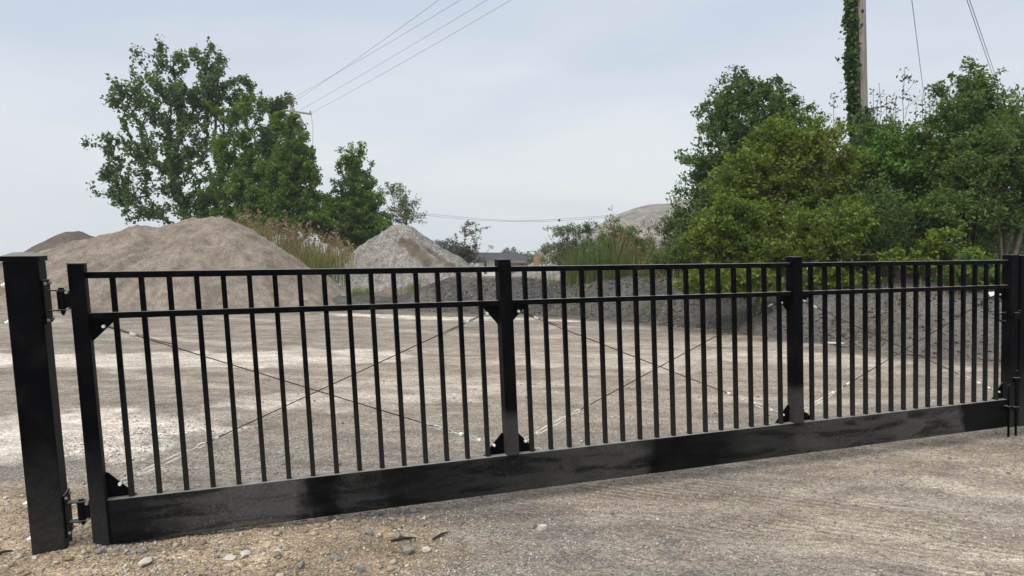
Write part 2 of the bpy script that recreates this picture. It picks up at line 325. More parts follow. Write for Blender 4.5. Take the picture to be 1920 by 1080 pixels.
# ------------------------------------------------------------------ object helpers
def tag(o, label=None, cat=None, group=None, kind=None):
    if label: o['label'] = label
    if cat: o['category'] = cat
    if group: o['group'] = group
    if kind: o['kind'] = kind
    return o
def empty(name, loc, rz=0.0):
    o = D.objects.new(name, None); COL.objects.link(o); o.location = tuple(loc); o.rotation_euler = (0, 0, rz); o.empty_display_size = .1
    return o
def link_mesh(name, me, m, parent=None, loc=None):
    o = D.objects.new(name, me); COL.objects.link(o)
    if m: me.materials.append(m)
    if parent: o.parent = parent
    if loc is not None: o.location = tuple(loc)
    return o
def np_mesh(name, V, F):
    V = np.asarray(V, dtype=np.float32); F = np.asarray(F, dtype=np.int32)
    me = D.meshes.new(name); k = F.shape[1]
    me.vertices.add(len(V)); me.vertices.foreach_set('co', V.ravel())
    me.loops.add(F.size); me.loops.foreach_set('vertex_index', F.ravel())
    me.polygons.add(len(F)); me.polygons.foreach_set('loop_start', np.arange(0, F.size, k, dtype=np.int32))
    try: me.polygons.foreach_set('loop_total', np.full(len(F), k, dtype=np.int32))
    except Exception: pass
    me.update(); me.validate(); return me
class MB:
    """collects boxes, prisms and tubes and links them as one mesh object"""
    def __init__(s): s.v = []; s.f = []
    def add(s, vs_, fs): o = len(s.v); s.v += [tuple(map(float, q)) for q in vs_]; s.f += [tuple(i+o for i in f) for f in fs]; return s
    def box(s, x0, x1, y0, y1, z0, z1):
        return s.add([(x0,y0,z0),(x1,y0,z0),(x1,y1,z0),(x0,y1,z0),(x0,y0,z1),(x1,y0,z1),(x1,y1,z1),(x0,y1,z1)],
                     [(0,3,2,1),(4,5,6,7),(0,1,5,4),(1,2,6,5),(2,3,7,6),(3,0,4,7)])
    def prism(s, poly, y0, y1):                      # poly in (x, z), counter-clockwise seen from -y
        n = len(poly); v = [(x, y0, z) for x, z in poly] + [(x, y1, z) for x, z in poly]
        return s.add(v, [tuple(range(n)), tuple(range(2*n-1, n-1, -1))] + [((i+1) % n, i, n+i, n+(i+1) % n) for i in range(n)])
    def tube(s, pts, r, k=8, caps=True):
        P = [Vector(p) for p in pts]; n = len(P); rr = r if hasattr(r, '__len__') else [r]*n; ring = []
        up = None
        for i in range(n):
            t = (P[min(i+1, n-1)]-P[max(i-1, 0)]).normalized()
            if up is None: up = t.orthogonal().normalized()
            up = (up - t*up.dot(t)).normalized() if (up - t*up.dot(t)).length > 1e-6 else t.orthogonal().normalized()
            b = t.cross(up)
            ring.append([P[i] + (up*math.cos(2*math.pi*j/k) + b*math.sin(2*math.pi*j/k))*rr[i] for j in range(k)])
        v = [q for rg in ring for q in rg]
        f = [(i*k+j, i*k+(j+1) % k, (i+1)*k+(j+1) % k, (i+1)*k+j) for i in range(n-1) for j in range(k)]
        if caps: f += [tuple(range(k-1, -1, -1)), tuple((n-1)*k+j for j in range(k))]
        return s.add(v, f)
    def build(s, name, m, parent=None, bevel=0.0, shear=0.0, smooth=False, loc=None):
        V = s.v
        if shear: V = [(x + shear*(z-EYE), y, z) for x, y, z in V]
        me = D.meshes.new(name); me.from_pydata(V, [], s.f); me.update()
        if smooth: me.polygons.foreach_set('use_smooth', [True]*len(me.polygons))
        o = link_mesh(name, me, m, parent, loc)
        if bevel:
            b = o.modifiers.new('bevel', 'BEVEL'); b.width = bevel; b.segments = 2; b.limit_method = 'ANGLE'; b.angle_limit = R(50); b.harden_normals = False
        return o

rng = np.random.default_rng(7); random.seed(7)

# ------------------------------------------------------------------ terrain
BERM = np.array([(-9.0, 17.6), (-3.4, 16.9), (-2.6, 16.1), (-1.7, 15.7), (-.6, 15.3), (1.4, 14.5), (2.45, 13.55), (3.3, 12.7), (4.0, 11.95), (4.7, 10.9), (5.4, 9.9), (6.1, 9.5), (6.5, 9.15), (9.0, 8.4), (16, 7.4), (40, 7)])
def dist_poly(x, y, P):
    d = np.full(x.shape, 1e9); sg = np.zeros(x.shape)
    for a, b in zip(P[:-1], P[1:]):
        ax, ay = a; bx, by = b; dx, dy = bx-ax, by-ay; L2 = dx*dx+dy*dy
        t = np.clip(((x-ax)*dx+(y-ay)*dy)/L2, 0, 1); ex, ey = x-ax-t*dx, y-ay-t*dy; dd = np.hypot(ex, ey)
        side = dx*(y-ay)-dy*(x-ax); up = dd < d
        sg = np.where(up, np.sign(side), sg); d = np.where(up, dd, d)
    return d*sg                                        # positive behind the line (far side)
def gz(x, y):
    x = np.asarray(x, float); y = np.asarray(y, float)
    z = -4.2*sstep(27, 95, y) - np.clip(y-90, 0, None)/55.0
    z = z + .078*np.exp(-((x+2.25)/1.15)**2 - ((y-3.10)/.75)**2)
    z = z + .035*np.exp(-((x+.95)/.7)**2 - ((y-3.5)/.28)**2)
    z = z + .030*np.exp(-((x+2.06)**2 + (y-3.22)**2)/.045)          # loose earth heaped round the post
    near = sstep(40, 20, np.hypot(x, y))
    z = z + near*(.016*fbm(x*.7, y*.7, 3, 5) + .006*fbm(x*4, y*4, 4, 9))
    z = z + .018*(fbm(x*5.5, y*5.5, 4, 19)-.35)*np.exp(-((x+2.2)/1.7)**2 - ((y-3.3)/.8)**2)
    z = z - .02*sstep(2.0, 3.5, x)*near
    return z
def berm_h(x, y):
    d = dist_poly(x, y, BERM) + .25*fbm(x*.9, y*.9, 3, 31)
    top = .86 - .15*sstep(2.6, .8, x) + .08*fbm(x*.5, y*.5, 3, 41) 
    left = sstep(-3.2, -1.2, x)                          # tapers off at its left end
    h = np.minimum(.62*d, top) ; h = np.where(d > 0, h, d*.62)
    h = h - .12*np.exp(-((h-top)/.12)**2)
    h = h*np.where(h > 0, .25+.75*left, 1)
    h = h + .085*fbm(x*2.6, y*2.6, 5, 51)*sstep(-.02, .2, h) + .05*np.abs(fbm(x*1.6, y*1.6, 3, 61))*sstep(.05, .3, h)
    h = h - 2.2*sstep(9, 15, d)                          # falls away behind
    h = h - 1.15*sstep(2.0, 4.6, d)*sstep(5.2, 3.6, x)
    return h
def axis(segs):
    o = [segs[0][0]]
    for a, b, st in segs:
        n = max(1, int(round((b-a)/st))); o += list(np.linspace(a, b, n+1)[1:])
    return np.array(o)
gx = np.concatenate([-np.geomspace(480, 14, 20), axis([(-12, -6, .14), (-6, 7, .035), (7, 13, .12)]), np.geomspace(14.5, 480, 20)])
gy = np.concatenate([-np.geomspace(200, 3, 12), axis([(-2, 2.6, .4), (2.6, 6.2, .030), (6.2, 12, .06), (12, 20, .14), (20, 34, .5), (34, 100, 3)]), np.geomspace(106, 500, 20)])
X, Y = np.meshgrid(gx, gy, indexing='xy'); Z = gz(X, Y)
nx, ny = len(gx), len(gy); idx = np.arange(nx*ny).reshape(ny, nx)
F = np.stack([idx[:-1, :-1], idx[:-1, 1:], idx[1:, 1:], idx[1:, :-1]], -1).reshape(-1, 4)
me = np_mesh('ground', np.stack([X, Y, Z], -1).reshape(-1, 3), F)
me.polygons.foreach_set('use_smooth', np.ones(len(me.polygons), dtype=bool))
def ell(cx, cy, rx, ry, ang=0.0, soft=.35, warp=.35, seed=0):
    c, s = math.cos(ang), math.sin(ang); dx, dy = X-cx, Y-cy; u, v = (dx*c+dy*s)/rx, (-dx*s+dy*c)/ry
    r = np.hypot(u, v) + .22*fbm(X*3.1, Y*4.5, 4, 160+seed) + warp*fbm(X*1.6/max(.3, min(rx, ry)), Y*1.6/max(.3, min(rx, ry)), 4, 100+seed)
    return sstep(1+soft, 1-soft, r)
pale = np.zeros_like(X)
for a in [(-4.6, 9.1, 2.6, .62, .02, .3, .5, 1), (-2.9, 9.3, 1.6, .6, .1, .35, .6, 2), (-8.3, 9.0, 2.5, .9, 0, .3, .5, 3), (-3.75, 5.5, 1.15, .85, .2, .3, .4, 4), (-2.85, 5.15, .35, .35, 0, .3, .4, 5),
          (-1.55, 6.75, 1.25, .42, .12, .5, .7, 6), (-.5, 7.6, 1.3, .35, 0, .6, .8, 7), (-2.2, 14.4, 2.2, .30, -.35, .25, .3, 8), (.3, 13.9, 2.2, .14, -.30, .4, .3, 9), (1.5, 9.0, 1.6, .6, 0, .6, .8, 10), (3.6, 9.4, 1.8, .5, -.3, .6, .8, 11)]:
    pale = np.maximum(pale, ell(*a[:5], a[5]*.55, a[6], a[7])*(.6 if a[-1] in (6, 7, 10, 11) else .95)*(.65+.35*sstep(-.25, .15, fbm(X*1.3, Y*2.6, 4, 170+a[-1]))))
soil = np.maximum(ell(-2.5, 3.3, 1.55, .62, -.02, .35, .35, 20), ell(-1.15, 3.35, .75, .40, .1, .4, .4, 21))
soil = np.maximum(soil, ell(-3.6, 3.6, 1.4, .7, 0, .4, .3, 22))
track = ell(1.7, 3.75, 1.9, .55, R(-23.8), .35, .15, 23); track = np.maximum(track, .6*ell(.4, 9.0, 7, 2.6, .1, .5, .3, 24))
db = dist_poly(X, Y, BERM)
dark = sstep(-1.0, -.15, db + .5*fbm(X*1.1, Y*1.1, 4, 33))*sstep(-5, -3.2, X)*sstep(60, 20, Y)
dark = np.maximum(dark, .55*ell(-3.0, 15.2, 4.5, .7, -.1, .4, .4, 34)*(1-pale))
tan = np.maximum(ell(2.0, 3.6, 2.2, .45, R(-23.8), .5, .4, 40)*.8, ell(3.2, 5.0, 1.6, .8, -.2, .5, .5, 41)*.8)
tan = np.maximum(tan, .35*ell(1.6, 8.3, 3.5, 2.6, 0, .5, .6, 42))
tan = np.maximum(tan, .22*sstep(.1, .5, fbm(X*.5, Y*1.5, 3, 43)))
V_ = .404*X + .915*Y + .05*fbm(X*.6, Y*.6, 2, 141); U_ = .915*X - .404*Y
lane = np.zeros_like(X)
for v0, sg, k in ((4.03, .085, 1.0), (3.74, .075, .9), (3.46, .10, 1.0), (3.16, .07, .7), (4.62, .13, .6), (5.15, .16, .6), (5.75, .14, .5)):
    lane = np.maximum(lane, k*np.exp(-((V_-v0)/sg)**4))
lane *= sstep(-.25, .9, U_+.3*fbm(X, Y, 3, 142))*sstep(7.5, 5.5, Y)
YB = Y + .24*X - .035*X*X + .45*fbm(X*.28, Y*.35, 3, 143)
for v0, sg, k in ((7.1, .16, .75), (7.75, .14, .6), (8.9, .2, .7), (9.7, .16, .6), (10.9, .25, .8), (11.7, .2, .6), (12.8, .3, .8), (13.6, .2, .6), (6.3, .13, .5)):
    lane = np.maximum(lane, k*np.exp(-((YB-v0)/sg)**4)*sstep(5.2, 6.2, Y)*sstep(-.25, .35, fbm(X*.45+v0*3.1, Y*.45, 3, 145)))
lane *= .45+.55*sstep(-.3, .2, fbm(X*.9, Y*.9, 4, 144))
def put_attr(me, name, r, g, b):
    a = me.color_attributes.new(name, 'FLOAT_COLOR', 'POINT')
    a.data.foreach_set('color', np.stack([r, g, b, np.ones_like(r)], -1).astype(np.float32).ravel())
put_attr(me, 'mask', pale, soil, track); put_attr(me, 'mask_b', dark, tan, lane)
tag(link_mesh('ground', me, M['ground']), kind='structure')

def heap(name, fn, xr, yr, step, m, keep=-.12, stain=None):
    """heightfield heap: fn(x, y) -> height over ground; only where it rises"""
    xs = np.arange(xr[0], xr[1]+step, step); ys = np.arange(yr[0], yr[1]+step, step)
    x, y = np.meshgrid(xs, ys); h = fn(x, y); z = gz(x, y) + h
    id_ = np.arange(x.size).reshape(x.shape)
    f = np.stack([id_[:-1, :-1], id_[:-1, 1:], id_[1:, 1:], id_[1:, :-1]], -1).reshape(-1, 4)
    f = f[(h.ravel()[f] > keep).any(1)]
    used = np.unique(f); rm = np.full(x.size, -1); rm[used] = np.arange(len(used))
    c = np.array([xs.mean(), ys.mean(), 0])
    v = np.stack([x, y, np.maximum(z, gz(x, y)-.35)], -1).reshape(-1, 3)[used] - c
    me = np_mesh(name, v, rm[f]); me.polygons.foreach_set('use_smooth', np.ones(len(me.polygons), dtype=bool))
    st = (stain(x, y) if stain else np.zeros(x.shape)).ravel()[used]
    a = me.color_attributes.new('stain', 'FLOAT_COLOR', 'POINT'); a.data.foreach_set('color', np.stack([np.clip(st, 0, 1), np.clip(-st, 0, 1), st*0, st*0+1], -1).astype(np.float32).ravel())
    return link_mesh(name, me, m, None, c)
def on_heap(px, py, fn, d0, d1):
    for dd in np.arange(d0, d1, .04):
        q = at(px, py, dd); x = np.array([q[0]]); y = np.array([dd])
        if q[2] <= float(gz(x, y)[0]+fn(x, y)[0]): return q
    return at(px, py, d1)
def stripes(lines):
    def fn(x, y):
        r = np.zeros(x.shape)
        for P, wd, k in lines:
            d = np.full(x.shape, 9.0)
            for a, b in zip(P[:-1], P[1:]):
                dx, dy = b[0]-a[0], b[1]-a[1]; t = np.clip(((x-a[0])*dx+(y-a[1])*dy)/(dx*dx+dy*dy+1e-9), 0, 1); d = np.minimum(d, np.hypot(x-a[0]-t*dx, y-a[1]-t*dy))
            d = d + wd*.7*fbm(x*3.5, y*3.5, 4, 131)
            r = np.maximum(r, k*sstep(wd*1.25, wd*.5, d))
        return r
    return fn
def ridge(points, slope, rnd=.18):
    """height of a loose heap dumped along ridge points (x, y, top)"""
    P = np.array(points)
    def fn(x, y):
        h = np.full(x.shape, -9.0)
        for a, b in zip(P[:-1], P[1:]):
            dx, dy = b[0]-a[0], b[1]-a[1]; t = np.clip(((x-a[0])*dx+(y-a[1])*dy)/(dx*dx+dy*dy), 0, 1)
            d = np.hypot(x-a[0]-t*dx, y-a[1]-t*dy); top = a[2]+(b[2]-a[2])*t
            h = np.maximum(h, top - slope*(np.sqrt(d*d+rnd*rnd)-rnd))
        return h
    return fn
def rp(px, py, d):
    p = at(px, py, d); return (p[0], p[1], p[2]-float(gz(p[0], p[1])))
def flow(x, y, c, amp, seed, k=7.0):
    """gullies that run down a heap"""
    a = np.arctan2(y-c[1], x-c[0]); r = np.hypot(x-c[0], y-c[1])
    return amp*fbm(a*k, r*.5, 4, seed)*sstep(.2, 1.2, r)

berm = heap('berm', berm_h, (-5, 26), (7.0, 31), .085, M['millings'], stain=lambda x, y: -sstep(2.8, 5.4, x + .8*fbm(x*.8, y*.8, 3, 151))*(.55+.45*sstep(-.2, .3, fbm(x*1.3, y*1.3, 4, 152)))); tag(berm, kind='structure')
rs = ridge([rp(-260, 560, 19.5), rp(-60, 512, 19.2), rp(60, 486, 19), rp(150, 454, 18.6), rp(205, 441, 18.5), rp(255, 422, 18.2), rp(292, 424, 18.4), rp(330, 421, 18.5), rp(352, 415, 18.5), rp(395, 414, 18.5), rp(428, 420, 18.3)], .66, .22)
cs = at(360, 420, 18.4)
def sand_fn(x, y):
    h = rs(x, y)
    return h + flow(x, y, cs, .15, 71, 11) + .13*fbm(x*.8, y*.8, 3, 72) + .07*fbm(x*2.3, y*2.3, 3, 74) + .045*fbm(x*5, y*5, 4, 73) + .05*np.abs(fbm(x*1.7, y*1.7, 3, 76)) - .09*np.exp(-((h-.25)/.18)**2)*np.clip(fbm(x*.9, y*.9, 2, 75), 0, 1)
tag(heap('sand_pile', sand_fn, (-20, -3.0), (13.4, 24), .055, M['sand']), 'large smooth brown sand pile with a rounded double crest, behind the left of the gate', 'sand pile')
rd = ridge([rp(70, 468, 24), rp(128, 433, 24), rp(142, 432, 24), rp(190, 450, 24)], .6, .15)
tag(heap('sand_pile', lambda x, y: rd(x, y)+.06*fbm(x*2, y*2, 4, 81), (-21, -10), (19.5, 29), .12, M['sand_dark']), 'small darker sand pile peeping over the left shoulder of the big brown one', 'sand pile')
rg = ridge([rp(742, 423, 22), rp(765, 424, 22.1), rp(800, 456, 22.8), rp(880, 500, 23.5)], .74, .12)
cg = at(750, 421, 22)
def gravel_fn(x, y):
    h = rg(x, y); return h + flow(x, y, cg, .24, 91, 8) + .12*fbm(x*.9, y*.9, 3, 94) + .06*fbm(x*2.2, y*2.2, 5, 92) + .035*fbm(x*7, y*7, 3, 93)
OH = lambda *pp: [on_heap(a, b, gravel_fn, 18, 24)[:2] for a, b in pp]
g_stain = stripes([(OH((752, 452), (768, 462), (785, 478), (802, 492)), .16, .9), (OH((778, 470), (800, 478), (818, 492)), .10, .7), (OH((790, 455), (812, 474), (835, 494), (850, 502)), .05, 1.0), (OH((700, 512), (760, 520), (800, 530)), .12, .25)])
tag(heap('gravel_pile', gravel_fn, (-8.6, 1.0), (17.6, 27), .06, M['gravel'], stain=g_stain), 'steep grey gravel pile with a sharp peak and brown gullies, left of the house', 'gravel pile')
rm_ = ridge([rp(690, 560, 18.4), rp(730, 539, 18.2), rp(765, 548, 18)], .6, .12)
tag(heap('dirt_mound', lambda x, y: rm_(x, y)+.06*fbm(x*3, y*3, 4, 95), (-5.6, -1.2), (16.0, 20.5), .055, M['dirt']), 'low brown dirt mound with weeds between the sand pile and dark berm', 'dirt mound')
rh = ridge([rp(1212, 388, 64), rp(1230, 383, 63), rp(1262, 383, 63), rp(1300, 374, 62), rp(1380, 366, 62), rp(1500, 372, 62)], .62, 2.6)
tag(heap('gravel_pile', lambda x, y: rh(x, y)+.35*fbm(x*.25, y*.25, 4, 97), (-4, 48), (44, 84), .45, M['hill']), 'very large pale rounded stockpile far off, showing left of the trees', 'gravel pile')
rl = ridge([rp(1040, 488, 30), rp(1052, 474, 30), rp(1075, 470, 31), rp(1120, 486, 31)], .62, .15)
tag(heap('gravel_pile', lambda x, y: rl(x, y)+.12*fbm(x*1.5, y*1.5, 4, 98), (-3, 9), (24, 37), .12, M['gravel']), 'pale gravel pile half hidden behind the willowy shrub right of the house', 'gravel pile')
def surf(x, y):
    """top of ground or berm"""
    x = np.asarray(float(x)); y = np.asarray(float(y))
    return float(gz(x, y) + max(0.0, float(berm_h(x[None], y[None])[0]) if y > 6.5 and x > -5 else 0.0))

# ------------------------------------------------------------------ the gate
GX, GY, GAZ, LEAN = -1.8804, 3.3172, 0.35866, -0.04718
def gate_world(s, n, z):
    s2 = s + LEAN*(z-EYE); c, sn = math.cos(GAZ), math.sin(GAZ)
    return np.array([GX + s2*c - n*sn, GY + s2*sn + n*c, z])
gate = empty('swing_gate', (GX, GY, 0), GAZ)
tag(gate, 'long black steel swing gate of three cable-braced picket bays with a dusty solid bottom beam', 'gate', 'gate leaves')
z_ = lambda r: EYE + r
Z_TOP1, Z_TOP0 = z_(-.137), z_(-.168); Z_MID1, Z_MID0 = z_(-.328), z_(-.358); Z_B1, Z_B0 = z_(-1.220), z_(-1.440)
UP = [(-.173, -.106), (1.913, 1.986), (3.976, 4.050), (6.064, 6.142)]
PY0, PY1 = 0.0, .025
def gbuild(mb, name, m, parent=gate, bevel=.0022, smooth=False): return mb.build(name, m, parent, bevel, LEAN, smooth)
for i, (a, b) in enumerate(UP):
    lo = Z_B0 if i in (0, 3) else Z_B1+.001
    u = gbuild(MB().box(a, b, -.030, .046, lo, z_(-.101)), 'upright', M['black_upright' if i in (1, 2) else 'black_low'], bevel=.004)
    gbuild(MB().box(a-.002, b+.002, -.032, .048, z_(-.1005), z_(-.0965)), 'upright_cap', M['black'], u, .002)
for (a, b) in ((UP[0][1], UP[1][0]), (UP[1][1], UP[2][0]), (UP[2][1], UP[3][0])):
    gbuild(MB().box(a, b, -.008, .033, Z_TOP0, Z_TOP1), 'top_rail', M['black'], bevel=.004)
    gbuild(MB().box(a, b, -.008, .033, Z_MID0, Z_MID1), 'middle_rail', M['black'], bevel=.004)
gbuild(MB().box(UP[0][1]+.0005, UP[3][0]-.0005, -.014, .037, Z_B0+.001, Z_B1), 'bottom_beam', M['black_beam'], bevel=.005)
SPC, G1, G2 = .12056, .2718, .2684
def picket_s(b, i): return (b*15+i)*SPC + (G1 if b > 0 else 0) + (G2 if b > 1 else 0)
def picket(s, parent=gate, mirror=None):
    hw = .0118
    return gbuild(MB().box(s-hw, s+hw, PY0-.0005, PY1, Z_B1+.0005, Z_TOP0-.0005), 'picket', M['black_picket'], parent, .0018)
for b in range(3):
    for i in range(16): picket(picket_s(b, i))
def gusset(poly, bolt):
    g = gbuild(MB().prism(poly, .0262, .0325), 'gusset', M['black'], bevel=0)
    mb = MB(); mb.tube([(bolt[0], .0262, bolt[1]), (bolt[0], .012, bolt[1])], .0085, 6); mb.tube([(bolt[0], .012, bolt[1]), (bolt[0], .004, bolt[1])], .005, 8)
    mb.tube([(bolt[0], .0325, bolt[1]), (bolt[0], .046, bolt[1])], .005, 8)
    gbuild(mb, 'bolt', M['galv'], g, 0)
bolts = {}
for k in range(3):
    a, b = UP[k][1], UP[k+1][0]
    zt = Z_MID0-.0005; zb = Z_B1+.0005
    P = {'ul': [(a+.0005, zt-.105), (a+.030, zt-.078), (a+.098, zt-.012), (a+.098, zt), (a+.0005, zt)],
         'ur': [(b-.0005, zt), (b-.085, zt), (b-.085, zt-.012), (b-.022, zt-.085), (b-.0005, zt-.112)],
         'll': [(a+.0005, zb), (a+.128, zb), (a+.112, zb+.012), (a+.012, zb+.120), (a+.0005, zb+.125)],
         'lr': [(b-.0005, zb+.125), (b-.012, zb+.120), (b-.112, zb+.012), (b-.128, zb), (b-.0005, zb)]}
    Q = {'ul': (a+.050, z_(-.396)), 'ur': (b-.068, z_(-.402)), 'll': (a+.058, z_(-1.158)), 'lr': (b-.064, z_(-1.162))}
    for c in P: gusset(P[c], Q[c])
    bolts[k] = Q
def brace(p, q, tb, style):
    """one diagonal: cable from bolt p to bolt q; the turnbuckle end is at q, its length tb"""
    NY = .0395
    p = np.array([p[0], NY, p[1]]); q = np.array([q[0], NY, q[1]]); L = np.linalg.norm(q-p); d = (q-p)/L; up = np.array([-d[2], 0, d[0]])
    e = L - tb
    c = gbuild(MB().tube([tuple(p), tuple(p+d*e)], .0028, 6), 'brace_cable', M['cable'], gate, 0, True)
    mb = MB(); mb.tube([tuple(p+up*.006+d*.02), tuple(p+d*.24+up*.0075), tuple(p+d*.30+up*.012)], .0019, 5); gbuild(mb, 'cable_tail', M['cable'], c, 0, True)
    for t in (.125, e-.05):
        mb = MB(); o = p+d*t
        mb.tube([tuple(o-d*.015), tuple(o+d*.015)], .0095, 8); mb.tube([tuple(o-d*.008-up*.009), tuple(o-d*.008+up*.009)], .0042, 6); mb.tube([tuple(o+d*.008-up*.009), tuple(o+d*.008+up*.009)], .0042, 6)
        gbuild(mb, 'cable_clamp', M['galv'], c, 0, True)
    # turnbuckle: an eye, a long open body, a threaded rod and a jaw at the bolt
    def loop(o, ln, wd, r=.0034):
        pts = []
        for j in range(13):
            a = 2*math.pi*j/12; pts.append(tuple(o + d*(ln/2*math.cos(a)) + up*(wd/2*math.sin(a))))
        return MB().tube(pts, r, 5, False)
    b0, b1 = e+.10, L-.085
    if style == 'chain': b0 = e+.16
    t = MB()
    t.tube([tuple(p+d*b0+up*.0095), tuple(p+d*b1+up*.0095)], .0042, 6); t.tube([tuple(p+d*b0-up*.0095), tuple(p+d*b1-up*.0095)], .0042, 6)
    for x in (b0, b1): t.tube([tuple(p+d*(x-.010)), tuple(p+d*(x+.010))], .0125, 8)
    t.tube([tuple(p+d*(b0-.055)), tuple(p+d*(b0+.03))], .0034, 6); t.tube([tuple(p+d*(b1-.03)), tuple(p+d*(L-.035))], .0034, 6)
    gbuild(t, 'turnbuckle', M['galv'], c, 0, True)
    n = 1 if style != 'chain' else 3
    for j in range(n): gbuild(loop(p+d*(b0-.075-j*.034), .044, .020), 'chain_link', M['galv'], c, 0, True)
    gbuild(loop(p+d*(L-.020), .042, .022), 'shackle', M['galv'], c, 0, True)
brace(bolts[0]['ul'], bolts[0]['lr'], .36, 'chain'); brace(bolts[0]['ur'], bolts[0]['ll'], .42, 'plain')
brace(bolts[1]['ul'], bolts[1]['lr'], .40, 'chain'); brace(bolts[1]['ur'], bolts[1]['ll'], .40, 'plain')
brace(bolts[2]['ul'], bolts[2]['lr'], .36, 'chain'); brace(bolts[2]['ur'], bolts[2]['ll'], .38, 'plain')
# latch end: pull handle, latch bracket, two drop rods with their guide
h = MB(); h.tube([(6.064, .010, z_(-.545)), (6.015, .010, z_(-.547)), (5.985, .010, z_(-.558)), (5.978, .010, z_(-.578)), (5.985, .010, z_(-.598)), (6.015, .010, z_(-.608)), (6.064, .010, z_(-.610))], .0065, 8)
gbuild(h, 'pull_handle', M['black'], gate, 0, True)
h = MB(); h.box(6.142, 6.160, -.045, -.005, z_(-.605), z_(-.525)); h.box(6.085, 6.162, -.046, -.0305, z_(-.590), z_(-.540)); gbuild(h, 'latch', M['black'], gate, .003)
for s in (6.030, 6.112):
    h = MB(); h.tube([(s, -.044, z_(-1.506)), (s, -.044, z_(-1.10 if s < 6.1 else -.99))], .0085, 8)
    r_ = gbuild(h, 'drop_rod', M['black'], gate, 0, True)
    if s > 6.1:
        h = MB(); h.box(6.085, 6.140, -.058, -.0305, z_(-1.085), z_(-1.045)); gbuild(h, 'rod_guide', M['black'], r_, .002); h = MB(); h.box(6.088, 6.136, -.056, -.0305, z_(-1.30), z_(-1.275)); gbuild(h, 'rod_guide', M['black'], r_, .002)
    else:
        h = MB(); h.box(6.012, 6.048, -.056, -.0145, z_(-1.29), z_(-1.265)); gbuild(h, 'rod_guide', M['black'], r_, .002)

# the second leaf: starts at the right edge of the picture
gate2 = empty('swing_gate', gate_world(6.17, 0, EYE)*np.array([1, 1, 0]), GAZ)
tag(gate2, 'second black gate leaf, cut off by the right edge, beside the drop rods', 'gate', 'gate leaves')
def g2(mb, name, m, bevel=.0022): return mb.build(name, m, gate2, bevel, LEAN)
for a, b in ((0.0, .078), (2.09, 2.165)):
    g2(MB().box(a, b, -.030, .046, Z_B0-.002, z_(-.10)), 'upright', M['black_low'], .004)
g2(MB().box(.0785, 2.0895, -.008, .033, Z_TOP0, Z_TOP1), 'top_rail', M['black'], .004)
g2(MB().box(.0785, 2.0895, -.008, .033, Z_MID0, Z_MID1), 'middle_rail', M['black'], .004)
g2(MB().box(.0785, 2.0895, -.014, .037, Z_B0, Z_B1), 'bottom_beam', M['black_beam'], .005)
for i in range(16):
    s = .1755+i*SPC; g2(MB().box(s-.0118, s+.0118, -.0005, PY1, Z_B1+.0005, Z_TOP0-.0005), 'picket', M['black_picket'], .0018)

# hinge post with its cap, plates and hinges
post = empty('hinge_post', (GX, GY, 0), GAZ)
tag(post, 'thick square black steel hinge post with a pyramid cap at the left edge', 'gate post')
def pb(mb, name, m, parent=post, bevel=.003, smooth=False): return mb.build(name, m, parent, bevel, LEAN, smooth)
PX0, PX1, PN0, PN1 = -.411, -.276, -.060, .075
pb(MB().box(PX0, PX1, PN0, PN1, -.25, z_(-.086)), 'post_body', M['black_low'], bevel=.006)
c = MB(); m0 = .007; zc0, zc1, zc2 = z_(-.0855), z_(-.0625), z_(-.045)
a0, a1, b0, b1 = PX0-m0, PX1+m0, PN0-m0, PN1+m0
c.add([(a0,b0,zc0),(a1,b0,zc0),(a1,b1,zc0),(a0,b1,zc0),(a0,b0,zc1),(a1,b0,zc1),(a1,b1,zc1),(a0,b1,zc1),(a0+.045,b0+.045,zc2),(a1-.045,b0+.045,zc2),(a1-.045,b1-.045,zc2),(a0+.045,b1-.045,zc2)],
      [(0,3,2,1),(0,1,5,4),(1,2,6,5),(2,3,7,6),(3,0,4,7),(4,5,9,8),(5,6,10,9),(6,7,11,10),(7,4,8,11),(8,9,10,11)])
pb(c, 'post_cap', M['black'], bevel=.0025)
